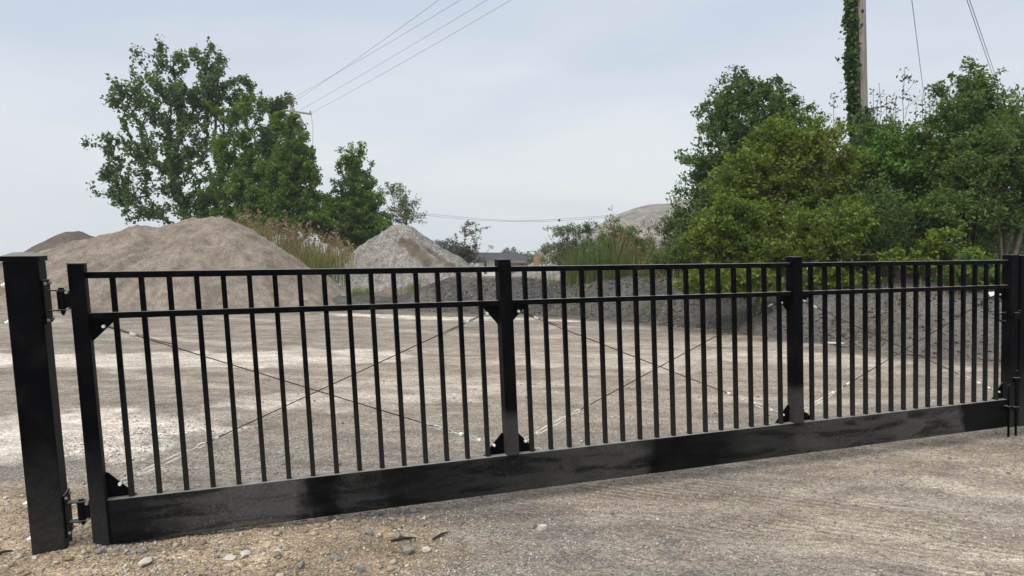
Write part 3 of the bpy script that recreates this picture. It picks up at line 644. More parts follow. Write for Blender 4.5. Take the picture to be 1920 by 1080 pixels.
for zc in (z_(-.266), z_(-1.262)):
    pl = pb(MB().box(PX1+.0005, PX1+.008, -.045, .075, zc-.105, zc+.095), 'hinge_plate', M['black'], bevel=.002)
    for dz in (-.088, .078):
        for yy in (-.030, .052):
            h = MB(); h.tube([(PX1+.008, yy, zc+dz), (PX1+.015, yy, zc+dz)], .008, 6); h.tube([(PX1+.015, yy, zc+dz), (PX1+.019, yy, zc+dz)], .005, 8)
            pb(h, 'bolt', M['galv_dull'], pl, 0)
            h = MB(); h.tube([(PX0, yy, zc+dz-.004), (PX0-.011, yy, zc+dz-.004)], .0125, 6); h.tube([(PX0-.011, yy, zc+dz-.004), (PX0-.020, yy, zc+dz-.005)], .0065, 8)
            pb(h, 'bolt', M['galv'], pl, 0)
    hx = -.212
    hg = MB(); hg.tube([(hx, .010, zc-.042), (hx, .010, zc+.040)], .0195, 16); hg = pb(hg, 'hinge', M['black'], bevel=.002)
    for dz in (.042, -.050):
        h = MB(); h.box(PX1+.008, hx+.016, -.012, .032, zc+dz, zc+dz+.005); pb(h, 'hinge_strap', M['black'], hg, .001)
    h = MB(); h.tube([(hx, .010, zc+.047), (hx, .010, zc+.057)], .013, 6); h.tube([(hx, .010, zc-.050), (hx, .010, zc-.062)], .011, 6); h.tube([(hx, .010, zc-.062), (hx, .010, zc-.070)], .006, 8); pb(h, 'hinge_pin', M['black'], hg, 0)
    h = MB(); h.box(hx+.015, -.1735, -.010, .030, zc-.032, zc+.030); pb(h, 'hinge_arm', M['black'], hg, .002)
    h = MB(); h.tube([(-.188, -.014, zc+.036), (-.188, .034, zc+.036)], .008, 6); h.tube([(-.188, -.014, zc-.040), (-.188, .034, zc-.040)], .007, 6); pb(h, 'bolt', M['galv_dull'], hg, 0)

# ------------------------------------------------------------------ plants
def frustums(P, Q, r0, r1, k=5):
    d = Q-P; L = np.linalg.norm(d, axis=1, keepdims=True)+1e-9; d = d/L
    ref = np.where(np.abs(d[:, 2:3]) > .9, np.array([[1., 0, 0]]), np.array([[0, 0, 1.]]))
    a = np.cross(d, ref); a /= np.linalg.norm(a, axis=1, keepdims=True); b = np.cross(d, a)
    V = []
    for C_, r in ((P, r0), (Q, r1)):
        for j in range(k):
            t = 2*math.pi*j/k; V.append(C_ + (a*math.cos(t)+b*math.sin(t))*r[:, None])
    V = np.stack(V, 1); n = len(P); base = (np.arange(n)*2*k)[:, None]
    F = np.concatenate([base + np.array([[j, (j+1) % k, k+(j+1) % k, k+j]]) for j in range(k)], 0)
    return V.reshape(-1, 3), F
def leaf_quads(C_, size, up_bias=.5, wid=.58, g=None, fold=False):
    g = g or rng; n = len(C_)
    nrm = g.normal(size=(n, 3)); nrm[:, 2] += up_bias*1.6; nrm /= np.linalg.norm(nrm, axis=1, keepdims=True)
    t = g.normal(size=(n, 3)); t[:, 2] -= .35; t -= nrm*(t*nrm).sum(1, keepdims=True); t /= np.linalg.norm(t, axis=1, keepdims=True); s = np.cross(nrm, t)
    L = size*(.45+1.05*g.random((n, 1))); W = L*wid
    V = np.stack([C_ - t*L*.5, C_ + s*W*.5 - t*L*.05, C_ + t*L*.5, C_ - s*W*.5 - t*L*.05], 1).reshape(-1, 3)
    return V, np.arange(n*4).reshape(n, 4)
def skeleton(base, clumps, stem_h, stems, spread, step, g, up=.25):
    """grows limbs from a base to every clump; returns node positions, parents"""
    P = [np.array(base)]; par = [-1]
    for s in range(stems):
        a = 2*math.pi*(s+.3*g.random())/max(1, stems); n = max(2, int(stem_h/step)); last = 0; q = np.array(base, float)
        lean = np.array([math.cos(a), math.sin(a), 0])*(spread if stems > 1 else .06)
        for i in range(n):
            q = q + (np.array([0, 0, 1.0])+lean+g.normal(size=3)*.07)*stem_h/n; P.append(q.copy()); par.append(last); last = len(P)-1
    order = np.argsort(np.linalg.norm(clumps-np.array(base), axis=1)); cl_node = np.zeros(len(clumps), int)
    plen = [0.0]
    for i in range(1, len(P)): plen.append(plen[par[i]]+np.linalg.norm(P[i]-P[par[i]]))
    for c in order:
        A = np.array(P); d = np.linalg.norm(A-clumps[c], axis=1); cost = d*(1+.6*np.maximum(0, (A[:, 2]-clumps[c][2]))/(d+1e-6)) + .22*np.array(plen)
        cost[0] += 1.0
        j = int(np.argmin(cost)); n = max(1, int(d[j]/step)); p0 = A[j]; last = j
        for i in range(1, n+1):
            t = i/n; q = p0*(1-t)+clumps[c]*t; q = q + np.array([0, 0, up*d[j]*t*(1-t)*.6]) + (g.normal(size=3)*step*.10 if i < n else 0)
            P.append(q); par.append(last); plen.append(plen[last]+np.linalg.norm(q-P[last])); last = len(P)-1
        cl_node[c] = last
    return np.array(P), np.array(par), cl_node
def sample_lobes(lobes, n, g, shell=.42):
    vol = np.array([(a[3]*a[4]*a[5])**.72*(a[6] if len(a) > 6 else 1) for a in lobes]); k = g.choice(len(lobes), n, p=vol/vol.sum()); m_ = min(n, 3*len(lobes)); k[:m_] = np.arange(m_) % len(lobes); out = np.zeros((n, 3))
    for i in range(n):
        a = lobes[k[i]]; v = g.normal(size=3); v /= np.linalg.norm(v); out[i] = np.array(a[:3]) + v*np.array(a[3:6])*g.random()**shell
    return out
def plant(name, label, cat, base, lobes, clumps, leaves, clump_r, leaf, lm, bm, trunk_r, stem_h=1.0, stems=1, spread=.25, step=.35, seed=1, group=None, tip=.006, up_bias=.5, wid=.58, shell=.42, squash=.8, along=.3, crown='crown', sub=9):
    g = np.random.default_rng(seed); base = np.array(base, float); L = [tuple(a) for a in lobes]
    sb = sample_lobes(L, max(6, int(clumps/sub)), g, shell); C_ = sb[np.arange(clumps) % len(sb)]
    C_ = C_ + g.normal(size=C_.shape)*clump_r*np.array([1.5, 1.5, .75]); C_[:, 2] = np.maximum(C_[:, 2], base[2]+.12)
    P, par, cn = skeleton(base, C_, stem_h, stems, spread, step, g)
    w_ = np.zeros(len(P)); w_[cn] += 1
    for i in range(len(P)-1, 0, -1): w_[par[i]] += w_[i]
    rad = np.maximum(tip, trunk_r*np.sqrt(np.maximum(w_, .5)/w_[0]))
    i = np.arange(1, len(P)); V, F = frustums(P[par[i]]-base, P[i]-base, np.minimum(rad[par[i]], rad[i]*1.35), rad[i], 6)
    root = empty(name, base)
    tag(root, label, cat, group)
    link_mesh('trunk', np_mesh('trunk', V, F), bm, root)
    # leaves: around each clump and back along its twig
    leaf = leaf*.86; leaves = leaves*1.28
    n = rng.poisson(leaves, clumps); k = np.repeat(np.arange(clumps), n)
    pa = P[par[cn]]; cen = C_[k] + (pa[k]-C_[k])*(g.random((len(k), 1))*along*2)
    off = g.normal(size=(len(k), 3)); off /= np.linalg.norm(off, axis=1, keepdims=True)+1e-9; off *= g.random((len(k), 1))**.5
    sc = clump_r*(.6+.8*g.random(clumps))[k][:, None]
    cen = cen + off*sc*np.array([1, 1, squash])
    V, F = leaf_quads(cen-base, leaf, up_bias, wid, g)
    link_mesh(crown, np_mesh(crown, V, F), lm, root)
    return root
def lb(d, px, py, rx, ry, wt=1.0, dd=0.0, dr=None):
    p = at(px, py, d+dd); k = (d+dd)/FOC
    return (p[0], p[1], p[2], rx*k, (dr if dr else .75*(rx+ry)/2*k), ry*k, wt)
def foot(px, d): 
    x = (px-960)/FOC*d/CP; return (x, d, surf(x, d)-.05)

# left group behind the sand pile
T = 31.0
plant('cottonwood_tree', 'tall loose dark cottonwood with sky showing through, leftmost of the trees', 'tree', foot(345, T),
      [lb(T,250,190,42,60,.8), lb(T,302,116,12,34,.5), lb(T,266,116,12,30,.4), lb(T,355,108,13,30,.5), lb(T,330,130,12,40,.4), lb(T,402,112,18,34,.7), lb(T,455,150,22,32,.6), lb(T,330,190,70,70,1), lb(T,405,200,72,90,1.2), lb(T,245,285,60,55,.9), lb(T,192,268,24,9,.3), lb(T,330,300,90,80,1.2), lb(T,235,360,46,34,.7), lb(T,210,345,26,26,.4), lb(T,270,395,46,22,.7), lb(T,340,385,80,42,1.2), lb(T,430,350,60,80,1), lb(T,205,320,20,20,.3), lb(T,218,180,16,46,.35)],
      860, 27, .19, .155, M['leaf_cotton'], M['bark_dark'], .20, 2.0, 3, .22, .45, 11, 'trees behind the sand pile', .012, .25, .75, .55, 1.35, .6, sub=2.6)
plant('cottonwood_tree', 'dark cottonwood top rising right beside the old crossarm pole, behind the bright tree', 'tree', foot(520, T+2.5),
      [lb(T+2.5,515,205,28,36,.8), lb(T+2.5,535,225,28,34,.6), lb(T+2.5,500,260,45,50,1), lb(T+2.5,560,300,26,60,.8), lb(T+2.5,575,370,22,40,.6), lb(T+2.5,520,340,60,60,1)],
      360, 34, .19, .155, M['leaf_cotton'], M['bark_dark'], .16, 2.2, 2, .15, .45, 12, 'trees behind the sand pile', .012, .25, .75, .5, 1.3, .5, sub=3)
plant('broadleaf_tree', 'full mid-green tree in the middle of the left clump, narrow at its top', 'tree', foot(455, T-2),
      [lb(T-2,458,215,26,45,.8), lb(T-2,450,280,45,50,1), lb(T-2,450,350,55,60,1.2), lb(T-2,460,410,75,40,1.2)],
      480, 56, .20, .125, M['leaf_fresh'], M['bark'], .13, 2.0, 1, .2, .4, 13, 'trees behind the sand pile', .01, .5, .6, .45, .75, sub=4)
plant('broadleaf_tree', 'brightest green pointed tree at the right of the left clump', 'tree', foot(540, T-3),
      [lb(T-3,535,240,16,26,.5), lb(T-3,545,270,32,30,.7), lb(T-3,540,315,50,40,1), lb(T-3,545,360,58,45,1.2), lb(T-3,545,410,85,45,1.3)],
      560, 60, .19, .12, M['leaf_fresh'], M['bark'], .13, 1.8, 1, .2, .4, 14, 'trees behind the sand pile', .01, .5, .6, .45, .75, sub=4)
plant('conical_tree', 'dark conical tree with twin tips behind the grey gravel pile', 'tree', foot(668, T-1),
      [lb(T-1,655,288,6,14,.25), lb(T-1,668,288,6,14,.25), lb(T-1,662,315,22,24,1.2), lb(T-1,665,345,42,28,2.0), lb(T-1,668,383,60,32,2.2), lb(T-1,668,425,74,40,2.4), lb(T-1,622,415,34,36,1.2), lb(T-1,692,440,48,30,1.2)],
      1000, 50, .17, .11, M['leaf_fresh'], M['bark'], .14, 1.6, 1, .2, .35, 15, 'trees behind the sand pile', .008, .5, .6, .5, .75, sub=2.5)
plant('sparse_tree', 'small thin-leaved pale tree just right of the conical tree', 'tree', foot(752, T+6),
      [lb(T+6,742,360,14,14,.6), lb(T+6,752,385,22,20,1), lb(T+6,755,408,22,14,.9)],
      110, 26, .22, .13, M['leaf_grey'], M['twig'], .06, 2.4, 2, .12, .35, 16, None, .010, .2, .4, .6, 1.0)
# centre distance
plant('far_tree', 'round bluish tree far off above the right slope of the grey gravel pile', 'tree', foot(830, 120), [lb(120,815,474,22,14), lb(120,835,468,22,16), lb(120,845,482,20,16)], 120, 60, .9, .45, M['leaf_far'], M['bark'], .3, 2, 1, .2, 1.0, 17, None, .03)
plant('bare_shrub', 'half bare brown shrub with upright twigs in front of the house', 'shrub', foot(872, 34), [lb(34,868,470,22,26,1), lb(34,884,470,24,20,1), lb(34,865,492,40,16,1.4), lb(34,885,435,16,14,.3)], 260, 22, .20, .10, M['leaf_brown'], M['twig'], .05, .7, 5, .35, .3, 18, None, .009, .2, .45, .6)
plant('willow_shrub', 'wispy grey-green willow shrub right of the second gate upright', 'shrub', foot(1085, 23), [lb(23,1062,440,22,20,.7), lb(23,1100,425,16,12,.3), lb(23,1100,455,36,30,1.2), lb(23,1060,475,36,26,1), lb(23,1105,485,45,24,1.2)], 420, 26, .15, .080, M['leaf_grey'], M['twig'], .035, .5, 6, .35, .25, 19, None, .0055, .3, .38, .5)
plant('willow_shrub', 'loose green shrub in front of the far pale stockpile', 'shrub', foot(1165, 21.5), [lb(21.5,1155,432,14,20,.6), lb(21.5,1170,450,34,26,1), lb(21.5,1190,470,46,26,1.2), lb(21.5,1140,475,30,28,1)], 460, 32, .14, .07, M['leaf_mid'], M['twig'], .03, .5, 6, .35, .25, 20, None, .005, .3, .45, .5)
plant('willow_shrub', 'thin airy shrub against the left edge of the dark right-hand tree', 'shrub', foot(1275, 19), [lb(19,1262,420,20,26,.8), lb(19,1278,455,30,34,1.2), lb(19,1255,470,22,22,.7)], 360, 26, .13, .07, M['leaf_mid'], M['twig'], .03, .5, 5, .3, .25, 21, None, .0045, .3, .45, .5)
plant('low_shrub', 'low olive shrub under the dry plumes left of the yellow-green bushes', 'shrub', foot(1265, 16), [lb(16,1262,492,34,20), lb(16,1290,480,30,30)], 200, 30, .12, .07, M['leaf_mid'], M['twig'], .02, .3, 5, .4, .2, 22)
# right-hand thicket
A = 17.0
plant('broadleaf_tree', 'tall dark-leaved tree with twin tops left of the ivy pole', 'tree', foot(1400, A),
      [lb(A,1388,160,30,30,.8), lb(A,1405,200,62,50,1.2), lb(A,1490,200,30,44,.8), lb(A,1360,240,42,44,1), lb(A,1440,255,70,50,1.2), lb(A,1330,310,46,46,1), lb(A,1400,330,70,70,1.2), lb(A,1325,385,40,60,1), lb(A,1330,440,42,50,1)],
      1000, 42, .17, .095, M['leaf_deep'], M['bark'], .12, 1.3, 2, .2, .3, 31, 'trees and bushes on the berm', .006, .35, .5, .45, .8, sub=4)
B_ = 13.8
plant('yellow_green_bush', 'big yellow-green bush domed in front of the dark twin-topped tree', 'bush', foot(1480, B_),
      [lb(B_,1470,248,36,22,.6), lb(B_,1505,262,30,30,.5), lb(B_,1440,290,44,32,.8), lb(B_,1530,290,46,34,.7), lb(B_,1555,255,20,26,.25), lb(B_,1385,355,44,30,.8), lb(B_,1420,330,40,26,.6), lb(B_,1480,350,70,40,1.1), lb(B_,1550,350,46,40,.8), lb(B_,1450,400,90,30,1), lb(B_,1440,246,8,26,.2), lb(B_,1500,236,9,24,.2), lb(B_,1530,248,8,26,.2), lb(B_,1588,300,16,40,.3), lb(B_,1400,318,12,28,.2), lb(B_,1360,340,10,24,.2)],
      980, 30, .13, .070, M['leaf_bush'], M['twig'], .06, .9, 4, .3, .25, 32, 'trees and bushes on the berm', .005, .5, .62, .40, .8, sub=4)
plant('yellow_green_bush', 'yellow-green bush lowest and leftmost in the thicket, just over the gate rail', 'bush', foot(1370, 13.0),
      [lb(13,1340,430,40,40,1), lb(13,1390,420,56,50,1.2), lb(13,1320,475,40,30,1), lb(13,1400,480,60,40,1.2), lb(13,1455,470,50,40,1)],
      800, 28, .12, .066, M['leaf_bush'], M['twig'], .04, .5, 5, .4, .22, 33, 'trees and bushes on the berm', .005, .5, .62, .35, .7)
plant('yellow_green_bush', 'yellow-green bush with arching grey stems below the ivy pole', 'bush', foot(1545, 12.4),
      [lb(12.4,1530,420,50,40,1), lb(12.4,1570,450,50,40,1), lb(12.4,1500,480,46,36,1), lb(12.4,1590,400,30,30,.5)],
      420, 24, .12, .066, M['leaf_bush'], M['twig'], .035, .5, 6, .45, .22, 34, 'trees and bushes on the berm', .005, .5, .62, .45, .7)
plant('bramble_thicket', 'tangle of grey bramble stems among dark leaves at the foot of the ivy pole', 'thicket', foot(1625, 13.2),
      [lb(13.2,1600,430,60,60,1), lb(13.2,1650,420,50,70,1), lb(13.2,1620,480,80,30,1.2)],
      620, 30, .18, .065, M['leaf_mid'], M['twig'], .02, .4, 12, .5, .2, 35, 'trees and bushes on the berm', .0045, .3, .5, .6)
plant('light_sapling', 'fresh light-green sapling immediately right of the ivy pole', 'sapling', foot(1685, 14.0),
      [lb(14,1690,280,34,30,1), lb(14,1665,310,30,30,.9), lb(14,1710,320,36,36,1)],
      220, 34, .16, .09, M['leaf_bright'], M['twig'], .035, 1.6, 2, .1, .25, 36, 'trees and bushes on the berm', .005, .5, .6)
plant('leafy_bush', 'mid-green bush filling the gap between the ivy pole and the pointed tree', 'bush', foot(1690, 14.6),
      [lb(14.6,1640,330,40,60,1), lb(14.6,1700,380,60,60,1.2), lb(14.6,1740,330,50,60,1), lb(14.6,1650,260,36,40,.5), lb(14.6,1720,450,60,40,1)],
      800, 32, .15, .078, M['leaf_mid'], M['twig'], .05, .7, 5, .35, .25, 37, 'trees and bushes on the berm', .005, .4, .55, .4)
plant('leafy_bush', 'dark shadowy bush behind the brambles, filling the back of the thicket', 'bush', foot(1600, 16.5),
      [lb(16.5,1560,330,70,90,1), lb(16.5,1640,420,90,70,1), lb(16.5,1540,440,90,60,1), lb(16.5,1420,450,90,60,1), lb(16.5,1750,420,90,80,1), lb(16.5,1850,440,90,60,1), lb(16.5,1800,490,110,26,1), lb(16.5,1930,480,80,40,1), lb(16.5,1620,490,110,24,.8)],
      950, 44, .22, .11, M['leaf_deep'], M['bark_dark'], .05, .6, 6, .5, .3, 38, 'trees and bushes on the berm', .006, .4, .55, .5)
plant('pointed_tree', 'pointed green tree with a narrow leafy spire, second from the right edge', 'tree', foot(1812, 13.4),
      [lb(13.4,1815,130,7,16,.3), lb(13.4,1816,160,20,26,.7), lb(13.4,1815,200,34,30,1), lb(13.4,1775,225,26,30,.6), lb(13.4,1825,250,60,40,1.2), lb(13.4,1800,310,70,60,1.2), lb(13.4,1870,230,24,30,.6)],
      820, 36, .14, .075, M['leaf_mid'], M['bark'], .07, 1.6, 2, .15, .25, 39, 'trees and bushes on the berm', .005, .4, .55, .4, sub=3)
plant('leafy_bush', 'wide dark-green bush with bare stems below, at the right edge', 'bush', foot(1880, 12.4),
      [lb(12.4,1850,310,70,60,1.1), lb(12.4,1910,280,60,70,1), lb(12.4,1870,390,80,50,1.2), lb(12.4,1940,380,60,90,1), lb(12.4,1780,390,50,50,.8), lb(12.4,1900,200,16,30,.3), lb(12.4,1985,330,70,110,1)],
      1100, 38, .14, .070, M['leaf_mid'], M['twig'], .07, 1.5, 7, .22, .25, 40, 'trees and bushes on the berm', .005, .4, .55, .4, sub=5)
plant('low_shrub', 'small bright yellow shrub low down between the pointed tree and the gate rail', 'shrub', foot(1775, 11.6),
      [lb(11.6,1768,450,26,20,1), lb(11.6,1800,485,44,18,1), lb(11.6,1700,490,30,14,.8)],
      170, 30, .10, .07, M['leaf_bush'], M['twig'], .02, .4, 5, .5, .2, 41, 'trees and bushes on the berm', .004, .5, .62)
plant('low_shrub', 'small green shrub spilling down the dark bank near the gate latch', 'shrub', foot(1850, 10.9),
      [lb(10.9,1840,505,50,24,1), lb(10.9,1800,520,30,16,.7), lb(10.9,1870,530,26,18,.7)],
      190, 26, .10, .065, M['leaf_mid'], M['twig'], .02, .2, 5, .6, .2, 42, 'trees and bushes on the berm', .004, .5, .62)
plant('low_shrub', 'trailing leafy shrub on the bank, just left of the third gate upright', 'shrub', foot(1420, 12.0),
      [lb(12,1330,525,46,24,1), lb(12,1400,520,50,22,1), lb(12,1440,540,30,14,.6), lb(12,1540,530,40,22,.8), lb(12,1580,520,36,20,.7)],
      300, 20, .11, .07, M['leaf_bush'], M['twig'], .02, .2, 6, .6, .2, 43, 'trees and bushes on the berm', .004, .5, .62)

def stems_plant(name, label, cat, specs, lm, bm, leaf, nl, seed, group=None):
    """thin upright stems, each (foot px, depth, tip px, tip py), with a few leaves near the top"""
    g = np.random.default_rng(seed); b = np.array(foot(specs[0][0], specs[0][1])); root = empty(name, b); tag(root, label, cat, group)
    P, Q, r0, r1, C_ = [], [], [], [], []
    for fx, d, tx, ty in specs:
        p = np.array(foot(fx, d)); q = at(tx, ty, d); n = 7; last = p
        for i in range(1, n+1):
            t = i/n; c = p*(1-t)+q*t + g.normal(size=3)*.02*(1 if i < n else 0); P.append(last); Q.append(c); r0.append(.012*(1-t)+.006); r1.append(.012*(1-t)*.9+.004); last = c
        for i in range(nl):
            t = 1 - abs(g.normal())*.28
            if g.random() < .35: t = 1-.06*g.random()
            C_.append(p*(1-t)+q*t + g.normal(size=3)*np.array([.05, .05, .03]))
        for i in range(3):
            t = .55+.35*g.random(); c = p*(1-t)+q*t; e_ = c + np.array([g.normal()*.16, g.normal()*.1, .22+.2*g.random()]); P.append(c); Q.append(e_); r0.append(.005); r1.append(.003)
            for j in range(max(1, nl//6)): C_.append(e_ + g.normal(size=3)*.05)
    V, F = frustums(np.array(P)-b, np.array(Q)-b, np.array(r0), np.array(r1), 5); link_mesh('trunk', np_mesh('trunk', V, F), bm, root)
    V, F = leaf_quads(np.array(C_)-b, leaf, .1, .5, g); link_mesh('crown', np_mesh('crown', V, F), lm, root); return root
d = 14.8
stems_plant('bare_sapling', 'tallest bare sapling, one thin stem with a leafy tuft right of the ivy pole', 'sapling', [(1696, d, 1697, 128)], M['leaf_pale'], M['twig'], .085, 60, 51, 'thin saplings over the thicket')
stems_plant('bare_sapling', 'cluster of thin bare stems between the ivy pole and the tallest sapling', 'sapling', [(1650, d, 1637, 168), (1655, d, 1648, 155), (1660, d, 1663, 180), (1668, d, 1680, 178), (1640, d, 1645, 190), (1665, d, 1670, 200)], M['leaf_pale'], M['twig'], .075, 26, 52, 'thin saplings over the thicket')
stems_plant('bare_sapling', 'fan of thin stems between the tallest sapling and the pointed tree', 'sapling', [(1705, d, 1718, 195), (1715, d, 1730, 178), (1720, d, 1745, 178), (1730, d, 1752, 190), (1735, d, 1765, 185), (1745, d, 1782, 158), (1725, d, 1735, 205)], M['leaf_pale'], M['twig'], .075, 30, 53, 'thin saplings over the thicket')
stems_plant('bare_sapling', 'few thin stems and loose leaves left of the ivy pole', 'sapling', [(1560, d, 1562, 180), (1555, d, 1545, 215), (1570, d, 1560, 240), (1580, d, 1575, 225)], M['leaf_pale'], M['twig'], .075, 40, 54, 'thin saplings over the thicket')
stems_plant('bare_sapling', 'thin bare stems over the bush at the right edge', 'sapling', [(1900, 13.2, 1905, 160), (1890, 13.2, 1902, 190), (1880, 13.2, 1880, 205)], M['leaf_mid'], M['twig'], .075, 40, 55, 'thin saplings over the thicket')

def blades(name, pts, h0, h1, wid, m, lean=.25, seed=1, hs=None, kind=None, label=None, parent=None, plume=None):
    g = np.random.default_rng(seed); n = len(pts); pts = np.asarray(pts)
    c0 = pts.mean(0); h = (h0+(h1-h0)*g.random((n, 1)))*(1 if hs is None else hs[:, None]); a = g.random((n, 1))*2*math.pi; l_ = lean*h*g.random((n, 1))**1.5
    dirv = np.concatenate([np.cos(a), np.sin(a), np.zeros((n, 1))], 1); b = g.random((n, 1))*2*math.pi; side = np.concatenate([np.cos(b), np.sin(b), np.zeros((n, 1))], 1)
    V = []
    for t, wf in ((0, 1.0), (.45, .85), (.8, .5), (1.0, .06)):
        c = pts + dirv*l_*t*t + np.array([0, 0, 1])*h*(t-.12*t*t); V += [c - side*wid*wf/2, c + side*wid*wf/2]
    V = np.stack(V, 1) - c0; base = (np.arange(n)*8)[:, None]
    F = np.concatenate([base+np.array([[2*k, 2*k+1, 2*k+3, 2*k+2]]) for k in range(3)], 0)
    o = link_mesh(name, np_mesh(name, V.reshape(-1, 3), F), m, None, c0)
    tips = pts + dirv*l_ + np.array([0, 0, 1])*h*.88
    return o, tips
def scatter(n, pxr, dr, g, clump=.9):
    out = []
    while len(out) < n:
        px = g.uniform(*pxr); d = g.uniform(*dr); x = (px-960)/FOC*d
        if vnoise(np.array([x*clump]), np.array([d*clump]), 3)[0] > g.random()*.9: out.append((x, d, surf(x, d)-.03))
    return np.array(out)
g = np.random.default_rng(60)
P1 = scatter(1900, (415, 665), (20.4, 25.0), g); pxx = 960+P1[:, 0]/P1[:, 1]*FOC; hs = np.interp(pxx, [415, 480, 560, 665], [2.35, 2.45, 2.1, 1.5])
o, tips = blades('reeds', P1, .62, 1.12, .026, M['reed'], .25, 61, hs=hs); tag(o, 'dry tan reeds growing between the sand pile and the gravel pile', 'reeds', kind='stuff')
o, _ = blades('reeds', scatter(1500, (430, 655), (19.5, 24.5), g), .6, 1.65, .024, M['reed_green'], .35, 62); tag(o, 'green reeds growing at the foot of the dry ones', 'reeds', kind='stuff')
pl = tips[::17]; cen = np.repeat(pl, 34, 0) + g.normal(size=(len(pl)*34, 3))*np.array([.05, .05, .17]); V, F = leaf_quads(cen-cen.mean(0), .10, -.2, .35, g)
tag(link_mesh('reeds', np_mesh('reed_plumes', V, F), M['plume'], None, cen.mean(0)), 'feathery reddish seed heads on the reeds behind the sand pile', 'reeds', kind='stuff')
o, _ = blades('grass', scatter(3000, (1060, 1300), (15.6, 19.0), g, 1.1), .35, 1.10, .017, M['grass'], .4, 63); tag(o, 'tall green grass on the dark bank in the middle', 'grass', kind='stuff')
o, tips = blades('reeds', scatter(520, (1150, 1290), (17.0, 19.0), g), 1.1, 1.85, .018, M['reed'], .25, 64); tag(o, 'tan reeds standing behind the tall green grass', 'reeds', kind='stuff')
pl = np.concatenate([tips[::22], np.array([at(1203, 425, 19), at(1218, 428, 19), at(1231, 430, 19), at(1244, 415, 18.6), at(1252, 405, 18.8)])]); cen = np.repeat(pl, 40, 0) + g.normal(size=(len(pl)*40, 3))*np.array([.03, .03, .14]); V, F = leaf_quads(cen-cen.mean(0), .075, -.2, .35, g)
tag(link_mesh('reeds', np_mesh('reed_plumes', V, F), M['plume'], None, cen.mean(0)), 'dark brown seed plumes in front of the far pale stockpile', 'reeds', kind='stuff')
o, _ = blades('weeds', scatter(520, (660, 790), (17.0, 19.5), g, 1.5), .08, .30, .012, M['reed_green'], .5, 65); tag(o, 'short weeds on the low dirt mound', 'weeds', kind='stuff')
# weeds and dead stalks over the dark bank
pts = []
while len(pts) < 700:
    x = g.uniform(-1.5, 8.5); y = g.uniform(9.5, 18); dd = float(dist_poly(np.array([x]), np.array([y]), BERM)[0])
    if .15 < dd < 2.2 and vnoise(np.array([x*1.3]), np.array([y*1.3]), 8)[0] > .55: pts.append((x, y, surf(x, y)-.02))
o, _ = blades('weeds', pts, .06, .32, .014, M['reed'], .9, 66); tag(o, 'sparse dry weeds on the slope of the dark bank', 'weeds', kind='stuff')
# far wood behind the houses
g = np.random.default_rng(70); cen = []
for k in range(90):
    x = g.uniform(-110, 170); d = g.uniform(235, 330); hgt = g.uniform(3.2, 6.0); zb = float(gz(x, d)); r = g.uniform(2.2, 4)
    for j in range(60):
        v = g.normal(size=3); v /= np.linalg.norm(v); cen.append(np.array([x, d, zb+hgt*.55]) + v*np.array([r, r, hgt*.5])*g.random()**.4)
cen = np.array(cen); c0 = cen.mean(0); V, F = leaf_quads(cen-c0, 1.1, .4, .7, g); tag(link_mesh('distant_woods', np_mesh('distant_woods', V, F), M['leaf_far'], None, c0), 'low line of far-off woods beyond the house roof', 'woods', kind='stuff')
plant('far_tree', 'tiny far tree poking up behind the ridge of the house roof', 'tree', foot(957, 210), [lb(210,957,474,4,9), lb(210,975,478,10,5)], 40, 30, .8, .6, M['leaf_far'], M['bark'], .15, 2, 1, .1, 1, 71, None, .05)
plant('far_tree', 'round far tree right of the orange tank', 'tree', foot(1028, 80), [lb(80,1026,472,14,9), lb(80,1040,466,8,6), lb(80,1010,484,12,8)], 110, 40, .35, .25, M['leaf_grey'], M['bark'], .15, 1.5, 1, .1, .6, 72, None, .02)

# ------------------------------------------------------------------ house, tank
def house():
    d = 105.0; c = at(938, 492, d); gzv = float(gz(c[0], d)); k = d/FOC
    root = empty('house', (c[0], d, gzv)); tag(root, 'low house with a dark hip roof, white wall and brown brick, seen over the gate', 'house')
    L = lambda px: (px-960)*k - c[0]; zz = lambda py: at(938, py, d)[2]-gzv
    ze, zr = zz(489.5), zz(474.5)
    MB().box(L(898), L(936), -.3, 7, 0, ze).build('wall', M['house_white'], root)
    MB().box(L(936)+.01, L(990), -.2, 7, 0, ze-.02).build('wall', M['house_brown'], root)['label'] = 'brown brick wall at the right end'
    w_ = MB().box(L(908), L(912.5), -.36, -.302, ze-1.9, ze-.35).build('window', M['glass_dark'], root)
    MB().box(L(907.4), L(913.1), -.38, -.361, ze-.35, ze-.22).build('frame', M['house_brown'], w_)
    MB().box(L(977), L(981), -.26, -.202, ze-1.9, ze-.35).build('window', M['glass_dark'], root)
    r = MB(); x0, x1 = L(888), L(999); o = .0
    r.add([(x0, -1.0, ze), (x1, -1.0, ze), (x1, 8, ze), (x0, 8, ze), (L(886), 3.5, zr+.05), (L(966), 3.5, zr)], [(0, 1, 5, 4), (1, 2, 5), (2, 3, 4, 5), (3, 0, 4), (0, 3, 2, 1)])
    r.build('roof', M['roof_shingle'], root)
    MB().box(x0, x1, -1.06, -1.0, ze-.22, ze+.06).build('fascia', M['house_brown'], root)
    g_ = MB().prism([(L(893), ze+.02), (L(914), ze+.02), (L(899), ze+.75)], -1.5, -1.07).build('gable', M['roof_shingle'], root)
house()
